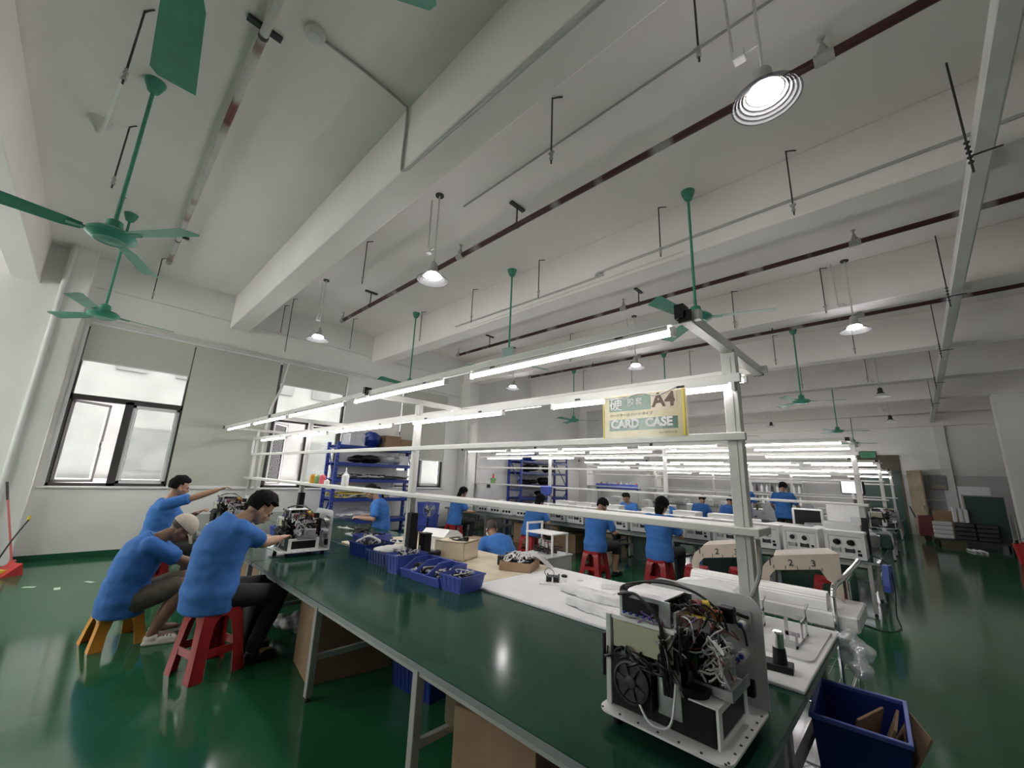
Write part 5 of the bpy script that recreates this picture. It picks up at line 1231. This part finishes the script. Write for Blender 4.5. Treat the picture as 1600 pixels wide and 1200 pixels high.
# aisle end of the second bench
t = thing('white_basin', 'white plastic basin with cloth at the far aisle corner of the second bench', 'basin', (-.78, 10.3, TZ)); b = MB(); b.lathe([(.15, 0), (.2, .2), (.19, .2), (.14, .02), (.001, .02)], n=20, cap=False); b.build('bowl', M['white'], t)
b = MB()
for i in range(5): b.ball((rnd.uniform(-.08, .08), rnd.uniform(-.06, .06), .2+.02*i), (.09, .07, .05), 10, 8)
b.build('cloth', M['foam'], t)
t = thing('jerry_can', 'pale green jerry can with dark liquid beside the white basin', 'canister', (-.52, 10.1, TZ)); b = MB(); b.box(-.09, -.09, 0, .09, .09, .24, .02, taper=(.02, .02)); b.build('body', M['teal_board'], t); b = MB(); b.box(-.075, -.07, .24, .075, .07, .3, .015); b.build('top', M['film'], t); b = MB(); b.cyl((0, .0, .3), (0, 0, .35), .03, n=12); b.build('cap', M['white'], t)
t = thing('blue_hanging_bag', 'blue plastic bag hanging at the aisle corner of the second bench', 'bag', (-.5, 7.98, .36)); b = MB(); b.prism([(-.02, .34), (.16, .34), (.18, .05), (.12, 0), (-.04, 0), (-.06, .08)], (0, 0, 0), (.2, 1, 0), (0, 0, 1), (.07, 0, 0)); b.build('bag', M['blue_bin'], t, smooth=False)
t = thing('extension_cord', 'black power cord drooping from the second bench to the floor', 'cord', (-.5, 8, 0)); b = MB(); b.tube([(-.1, .1, .8), (.06, .1, .7), (.1, .0, .4), (.08, -.1, .1), (.12, -.4, .008), (.0, -.7, .008), (-.2, -.6, .008), (-.35, -.5, .008)], .008, 6); b.build('cord', M['wireb'], t); b = MB(); b.box(-.42, -.53, 0, -.33, -.47, .04, .006); b.build('plug', M['black'], t)
# half-open machines on the third bench
copy_tree(mch, (-1.42, 15.0, TZ), math.radians(4), 'open machine with wiring on the third bench, left of the pair by the aisle', scale=(1.1, 1.1, 1.1))
copy_tree(mch, (-.75, 15.0, TZ), math.radians(-3), 'open machine with wiring on the third bench, right of the pair by the aisle', scale=(1.1, 1.1, 1.1))
t = thing('monitor', 'bright lit white monitor high on the third bench frame', 'monitor', (-1.38, 15.86, 1.486)); b = MB(); b.box(-.28, -.03, .1, .28, .03, .5, .03); b.build('bezel', M['black'], t); b = MB(); b.box(-.25, -.036, .13, .22, -.029, .47); b.build('screen', M['screenlit'], t, smooth=False); b = MB(); b.cyl((0, 0, 0), (0, 0, .12), .04, n=10); b.build('stand', M['white'], t)
# clutter along third and fourth benches
for k, yb in ((2, 14.9), (3, 21.5)):
    for i in range(9):
        x = -9.5+i*.95+rnd.uniform(-.2, .2); w = rnd.uniform(.25, .5); h = rnd.uniform(.2, .42)
        console('white equipment on the %s bench, %s from the window wall' % (WORDS[k], ORD[i]), x, yb+rnd.uniform(0, .5), w, .4, h, rnd.uniform(-.3, .3), name='bench_equipment')
for i, x in enumerate((-4.2, -3.15, -2.2)):
    t = thing('tilted_white_panel', 'white panel tilted up on the third bench, %s from the windows' % ORD[i], 'panel', (x, 14.75, TZ)); b = MB(); b.box(-.2, -.015, 0, .2, .015, .62, .004, R=Matrix.Rotation(-.5, 3, 'Y')@Matrix.Rotation(-.3, 3, 'X'), c=(0, 0, .05)); b.build('sheet', M['offwhite'], t)
# window end of the second bench: controllers and trays
for i, x in enumerate((-8.0, -8.45, -8.95, -7.45)):
    t = thing('control_box', 'black-and-white control box at the window end of the second bench, %s from the aisle' % ORD[i], 'control box', (x, 8.25, TZ)); b = MB(); b.box(-.19, -.15, 0, .19, .15, .16, .006); b.build('case', M['offwhite'], t)
    for q in range(3): b = MB(); b.lathe([(.03, 0), (.03, .02)], (-.11+.11*q, -.15, .08), 12, axis=(0, -1, 0)); b.build('knob', M['black'], t)
t = thing('white_tray', 'white oval tray on the window half of the second bench', 'tray', (-7.75, 8.75, TZ)); b = MB(); b.prism(rrect(-.35, -.2, .35, .2, .15), (0, 0, 0), (1, 0, 0), (0, 1, 0), (0, 0, .03)); b.build('tray', M['white'], t)
t = thing('soldering_station', 'white instrument with raised cover at the window end of the second bench', 'instrument', (-9.3, 9.2, TZ)); b = MB(); b.box(-.25, -.2, 0, .25, .2, .1, .01); b.build('base', M['offwhite'], t); b = MB(); b.box(-.22, -.18, .1, .22, .18, .16, .02, R=Matrix.Rotation(.1, 3, 'Y')); b.box(-.1, -.1, .16, .12, .1, .3, .01, taper=(.03, .03)); b.build('top', M['white'], t)
t = thing('purple_bin', 'bluish purple bin between the white instrument and seated worker', 'bin', (-7.08, 8.85, TZ)); b = MB(); b.box(-.2, -.15, 0, .2, .15, .16, .006, taper=(-.02, -.02)); b.build('tub', M['blue_bin'], t, smooth=False)
t = thing('gift_figure', 'small green pot with a red top on the second frame shelf', 'pot', (-9.75, 9.2, 1.486)); b = MB(); b.lathe([(.07, 0), (.1, .16)], n=14); b.build('pot', M['green_liq'], t); b = MB(); b.cyl((0, 0, .16), (0, 0, .3), .03, .02, 10); b.build('stem', M['red'], t)
b = MB(); b.lathe([(.1, 0), (.15, .08), (.17, .24), (.14, .26)], (-7.3, 8.9, 1.24), 14); tag(b.build('blue_pouch', M['blue_bin']), 'blue pouch hung on the second frame in front of the far rack', 'pouch')
for i, x in enumerate((-8.9, -7.9, -7.0)):
    carton('brown carton in the row across the second bench, %s from the windows' % ORD[i], x-.4, 11.6, x+.4, 12.1, .85, rnd.uniform(-.1, .1))
# ---------------------------------------------------------------- blue racks
def rack(label, loc, L, D, H, levels, bays=1):
    t = thing('steel_rack', label, 'rack', loc)
    for k in range(bays+1):
        y = L*k/bays
        for x in (0, D):
            b = MB(); b.box(x-.03, y-.04, 0, x+.03, y+.04, H, .004); p = b.build('upright', M['rack_blue'], t)
            b = MB()
            for i in range(int(H/.1)): b.lathe([(.008, 0), (.008, .002)], (x+.03, y, .08+.1*i), 6, axis=(1, 0, 0))
            b.build('slots', M['foam'], p)
        b = MB()
        for z in (.25, H*.5, H-.15): b.box(0, y-.015, z-.02, D, y+.015, z+.02)
        b.build('side_bar', M['rack_blue'], t, smooth=False)
        b = MB(); b.cyl((0, y, .3), (D, y, H*.48), .018, n=6); b.cyl((0, y, H*.95), (D, y, H*.55), .018, n=6); b.build('diagonal_brace', M['rack_blue'], t)
    for z in levels:
        b = MB(); b.box(-.02, 0, z-.025, D+.02, L, z, .002); b.build('shelf', M['rack_blue'], t, smooth=False)
        b = MB(); b.box(D+.005, .02, z-.075, D+.035, L-.02, z+.005, .003); b.box(-.035, .02, z-.075, -.005, L-.02, z+.005, .003); b.build('beam', M['rack_blue'], t)
    return t
RX0, RY0 = -10.72, 4.28
rack('blue steel rack under the windows loaded with cartons and parts', (RX0, RY0, 0), 2.3, .56, 2.4, (.5, 1.03, 1.5, 1.9, 2.33))
def heap(name, label, loc, size, mats, n, cat='parts', seed=1):
    r = random.Random(seed); t = thing(name, label, cat, loc)
    for mi, m in enumerate(mats):
        b = MB()
        for i in range(n):
            p = [[r.uniform(-size[0], size[0]), r.uniform(-size[1], size[1]), r.uniform(.015, size[2])] for _ in range(4)]; b.tube(p, r.uniform(.008, .018), 5, 3)
        b.build(('loose_parts', 'dark_parts', 'bright_parts')[mi], M[m], t)
    return t
def sack(name, label, loc, size, m, cat='bag', wr=.03, seed=0):
    r = random.Random(seed); b = MB()
    for i in range(8): b.ball((r.uniform(-.5, .5)*size[0], r.uniform(-.5, .5)*size[1], size[2]*r.uniform(.3, .62)), (size[0]*.45, size[1]*.45, size[2]*.38), 12, 8)
    o = fused(b, .02, M[m], name, None, wrinkle=wr, seed=seed); o.location = loc
    zmin = min(v.co.z for v in o.data.vertices)
    for v in o.data.vertices: v.co.z -= zmin
    return tag(o, label, cat)
carton('blue-and-white printed box on top of the blue rack, nearest the camera', RX0+.1, 4.55, RX0+.55, 4.95, .3, z=2.335, flaps=False, m='film')
sack('blue_bag', 'big blue plastic bag on top of the blue rack', (RX0+.28, 5.22, 2.335), (.45, .42, .42), 'rack_blue', seed=3)
carton('brown carton on top of the blue rack beside the blue bag', RX0+.02, 5.55, RX0+.55, 6.0, .34, z=2.335)
carton('smaller brown carton at the far end of the rack top', RX0+.02, 6.03, RX0+.5, 6.4, .28, z=2.335)
sack('black_bag', 'black cloth bag on the second shelf of the blue rack', (RX0+.3, 5.1, 1.902), (.4, .5, .22), 'black', seed=5)
sack('clear_bag', 'clear bluish plastic bag on the second shelf of the blue rack', (RX0+.3, 5.85, 1.902), (.4, .4, .25), 'film', seed=6)
heap('metal_parts', 'heap of small dark and white parts along the middle shelf of the blue rack', (RX0+.3, 5.4, 1.502), (.22, 1.0, .12), ('foam', 'dark'), 40, seed=2)
heap('metal_parts', 'yellowish heap of small parts on the lower shelf of the blue rack', (RX0+.3, 5.1, 1.032), (.22, .75, .13), ('foam', 'yellow', 'dark'), 26, seed=4)
sack('clear_bag', 'clear bags of parts low on the blue rack behind the woman', (RX0+.3, 5.2, .502), (.36, .7, .25), 'film', seed=8)
for i, (y, z) in enumerate(((6.1, 1.9), (6.1, 1.5), (5.9, 1.03))):
    b = MB(); b.box(RX0+.1, y, z+.002, RX0+.4, y+.3, z+.26, .004); tag(b.build('white_carton', M['white'], smooth=False), 'white carton at the far end of the blue rack, %s shelf' % ('upper', 'middle', 'lower')[i], 'box')
b = MB(); b.lathe([(.07, .0), (.1, .05), (.1, .07), (.05, .09)], (RX0+.56, 5.5, 1.036), 18, axis=(.3, 0, 1)); tag(b.build('blue_reel', M['blue_bin']), 'round blue reel at the edge of the rack by the woman', 'reel')
RB = (-10.72, 10.9)
rack('farther dark blue steel rack against the wall past the windows', (RB[0], RB[1], 0), 2.7, .62, 2.5, (.45, 1.0, 1.45, 1.9, 2.3))
for i, (y, z, w) in enumerate(((11.6, 2.302, .35), (11.7, 1.902, .3), (12.6, 1.902, .26), (11.6, 1.452, .2), (12.5, 1.452, .28), (12.4, 1.002, .22), (11.5, .452, .3))):
    sack('dark_bundle', 'dark wrapped bundle on the farther blue rack, %s from the top' % ORD[i], (RB[0]+.31, y, z), (.36, .4, w), ('rack_blue' if i == 0 else 'black'), 'bundle', seed=20+i)
b = MB(); b.prism([(0, 0), (1.5, 0), (1.5, 2.3), (0, 2.35)], (-10.86, 9.25, .1), (0, 1, 0), (0, 0, 1), (.02, 0, 0)); tag(b.build('plastic_sheet', M['offwhite'], smooth=False), 'large white sheet against the wall before the farther rack', 'sheet')
t = thing('wall_socket', 'small dark wall socket on the white sheet by the farther rack', 'socket', (-10.835, 10.0, 1.35)); b = MB(); b.box(0, -.07, -.04, .04, .07, .08, .005); b.build('box', M['dark'], t)
# grey pedestal fan, stacked chairs and crates near the window corner
t = thing('pedestal_fan', 'grey pedestal fan standing behind the blue rack corner', 'fan', (-9.3, 6.5, 0))
b = MB(); b.lathe([(.22, 0), (.22, .02), (.04, .06), (.025, .08)], n=20); b.build('base', M['black'], t); b = MB(); b.cyl((0, 0, .06), (0, 0, .72), .018, n=10); b.build('pole', M['black'], t)
b = MB()
for k in range(14):
    a = k*2*PI/14; b.tube([(.09, .0, .78), (.09, .11*math.cos(a), .78+.11*math.sin(a)), (.03, .19*math.cos(a), .78+.19*math.sin(a))], .003, 4, 3)
for r_, x_ in ((.19, .03), (.12, .088), (.06, .092)): b.tube([(x_, r_*math.cos(q*PI/12), .78+r_*math.sin(q*PI/12)) for q in range(25)], .004, 5, 2)
b.build('cage', M['steel_grey'], t); b = MB(); b.lathe([(.06, -.1), (.07, 0), (.05, .02)], (0, 0, .78), 14, axis=(1, 0, 0)); b.build('motor', M['black'], t)
for k in range(3):
    b = MB(); a = k*2*PI/3+.4; b.prism([(.03*math.cos(a), .03*math.sin(a)), (.17*math.cos(a-.3), .17*math.sin(a-.3)), (.17*math.cos(a+.35), .17*math.sin(a+.35)), (.03*math.cos(a+.8), .03*math.sin(a+.8))], (.05, 0, .78), (0, 1, 0), (0, 0, 1), (.005, 0, 0)); b.build('blade', M['panel_grey'], t, smooth=False)
for i in range(3):
    t = tote('blue crate in the stack between the rack and the pedestal fan, %s from the floor' % ORD[i], (-9.9, 6.9, .31*i), .05, .5, .4, .3, M['blue_bin'], None, 'blue crates stacked by the rack')
carton('brown carton on the floor behind the black power units', -6.9, 5.6, -6.3, 6.1, .45, .1)
carton('grey-brown carton on the floor left of the pedestal fan', -8.3, 5.3, -7.7, 5.8, .4, .2)
carton('olive carton under the window end of the second bench', -8.0, 8.4, -7.4, 9.0, .5, .0)
carton('dark carton under the second bench beside the olive one', -6.6, 8.4, -6.0, 9.0, .42, .05)
# teal sheets and silver boxes under the second bench
for i in range(4):
    x = (-6.9, -4.8, -3.3, -1.95)[i]; b = MB(); b.box(x, 9.0, 0, x+1.05, 9.05, .6, .004); tag(b.build('panel_sheet', M['teal_board']), 'dark green sheet leaning under the second bench, %s from the windows' % ORD[i], 'sheet', 'green sheets under the second bench')
# ---------------------------------------------------------------- far left wall shelf, cabinet with bottles
t = thing('blue_wall_shelf', 'blue shelf of small colourful packs beyond the second bench', 'shelf', (-9.9, 17.2, 1.35)); b = MB(); b.box(-1.1, -.15, 0, 1.1, .15, .04); b.build('board', M['rack_blue'], t, smooth=False)
b = MB(); b.box(-1.1, -.17, .04, 1.1, -.15, .22); b.build('front_mesh', M['blue_bin'], t, smooth=False)
for x in (-1.0, 1.0): b = MB(); b.box(x-.02, -.02, -1.35, x+.02, .02, 0); b.build('leg', M['steel_grey'], t, smooth=False)
for i in range(14):
    x = -10.9+.15*i; b = MB(); b.lathe([(.04, 0), (.045, .15+.03*(i % 3)), (.015, .2+.03*(i % 3)), (.015, .24+.03*(i % 3))], (x, 17.2, 1.392), 10)
    tag(b.build('bottle', M[('white', 'red', 'foam', 'blue_bin', 'white', 'film')[i % 6]]), '%s bottle along the blue shelf beyond the second bench' % (('%s' % ORD[i]) if i < 12 else ('next to last', 'last')[i-12]), 'bottle', 'bottles on the blue shelf')
t = thing('bottle_rack', 'white rack of pale bottles along the far wall left of the brown doorway', 'rack', (-5.4, 24.6, 0)); b = MB()
for z in (.9, 1.45, 1.95): b.box(-1.4, -.2, z-.02, 1.4, .2, z)
b.build('shelf', M['offwhite'], t, smooth=False)
for x in (-1.4, 0, 1.4):
    b = MB(); b.box(x-.02, -.2, 0, x+.02, -.16, 2.2); b.box(x-.02, .16, 0, x+.02, .2, 2.2); b.build('upright', M['steel_grey'], t, smooth=False)
for z in (1.45, .9):
    for i in range(12):
        x = -6.7+.23*i; b = MB(); b.lathe([(.06, 0), (.06, .26), (.025, .32), (.025, .38)], (x, 24.55, z+.001), 10)
        tag(b.build('bottle', M['white'] if i % 3 else M['dark']), '%s bottle from the left on the %s far-wall rack shelf' % (ORD[i], 'upper' if z > 1 else 'lower'), 'bottle', 'bottles on the far-wall rack')
# ---------------------------------------------------------------- far right corner
t = thing('flat_trolley', 'flat steel trolley stacked with goods in the far right corner', 'trolley', (1.1, 20.9, 0))
b = MB(); b.box(-.95, -.55, .2, .95, .55, .25, .005); b.build('deck', M['dark'], t)
for x in (-.8, .8):
    for y in (-.45, .45): b = MB(); b.cyl((x-.025, y, .08), (x+.025, y, .08), .08, n=14); b.build('wheel', M['black'], t)
b = MB(); b.tube([(.93, -.5, .25), (.95, -.5, 1.1), (.95, .5, 1.1), (.93, .5, .25)], .02, 8, smooth=False); b.build('push_handle', M['steel_grey'], t)
t = thing('dark_board', 'large black board in a grey frame leaning on the far trolley', 'board', (1.5, 20.75, .26)); b = MB(); b.box(-.45, -.02, 0, .45, .02, 1.4); b.build('panel', M['teal_board'], t, smooth=False); b = MB()
for q in ((-.48, 0, -.44, 1.44), (.44, 0, .48, 1.44), (-.48, 1.4, .48, 1.44)): b.box(q[0], -.03, q[1], q[2], .03, q[3])
b.build('frame', M['steel_grey'], t, smooth=False)
b = MB(); b.box(1.0, 21.5, .0, 1.75, 21.56, 1.98); tag(b.build('backdrop_panel', M['offwhite'], smooth=False), 'plain white panel standing behind the black board', 'panel')
for i in range(3):
    b = MB(); b.box(.72+.13*i, 20.4, .8, .82+.13*i, 20.75, 1.28-.03*i, .02); tag(b.build('foam_block', M['foam']), 'white foam block on the far trolley, %s of three' % ('left', 'middle', 'right')[i], 'foam', 'white foam blocks on the far trolley')
for i in range(4):
    for j in range(3):
        b = MB(); x0 = .2+.5*j; b.box(x0, 20.38, .252+.135*i, x0+.48, 20.72, .252+.13+.135*i, .03)
        tag(b.build('wrapped_pack', M['panel_grey'] if j == 0 else M['dark']), 'wrapped pack in the far trolley pile, column %s, %s from the bottom' % (('left', 'middle', 'right')[j], ORD[i]), 'pack', 'wrapped packs on the far trolley')
t = thing('red_hand_cart', 'small red hand cart beside the flat trolley', 'cart', (.05, 22.2, 0)); b = MB(); b.box(-.22, -.2, .15, .25, .2, .9, .03, taper=(.03, .03)); b.build('body', mat('dull_red', (.14, .02, .025), .5), t); b = MB(); b.tube([(-.25, -.2, .8), (-.35, -.2, 1.15), (-.35, .2, 1.15), (-.25, .2, .8)], .018, 8); b.build('handle', M['dark'], t)
for y in (-.2, .2): b = MB(); b.cyl((0, y-.02, .1), (0, y+.02, .1), .1, n=14); b.build('wheel', M['black'], t)
b = MB(); b.box(.3, 23.6, 0, 1.0, 24.2, 1.05); tag(b.build('brown_crate', M['carton'], smooth=False), 'brown crate against the far wall behind the trolley', 'crate')
for i in range(3):
    b = MB(); b.cyl((.88+.12*i, 19.8, .03), (1.0+.12*i, 19.2, .03), .03, n=10); tag(b.build('white_tube', M['white']), 'white tube on the floor before the far trolley, %s of three' % ('left', 'middle', 'right')[i], 'tube', 'white tubes on the far floor')
for i, (x, y) in enumerate(((1.78, 17.3), (1.98, 18.0))):
    t = thing('fire_bucket', 'red fire bucket by the right-hand column, %s one' % ('nearer', 'farther')[i], 'bucket', (x, y, 0)); b = MB(); b.lathe([(.13, 0), (.19, .5), (.18, .5), (.12, .02), (.001, .02)], n=20, cap=False); b.build('pail', M['red'], t); b = MB(); b.tube([(-.18, 0, .48), (-.1, 0, .62), (.1, 0, .62), (.18, 0, .48)], .008, 6); b.build('handle', M['silver'], t)
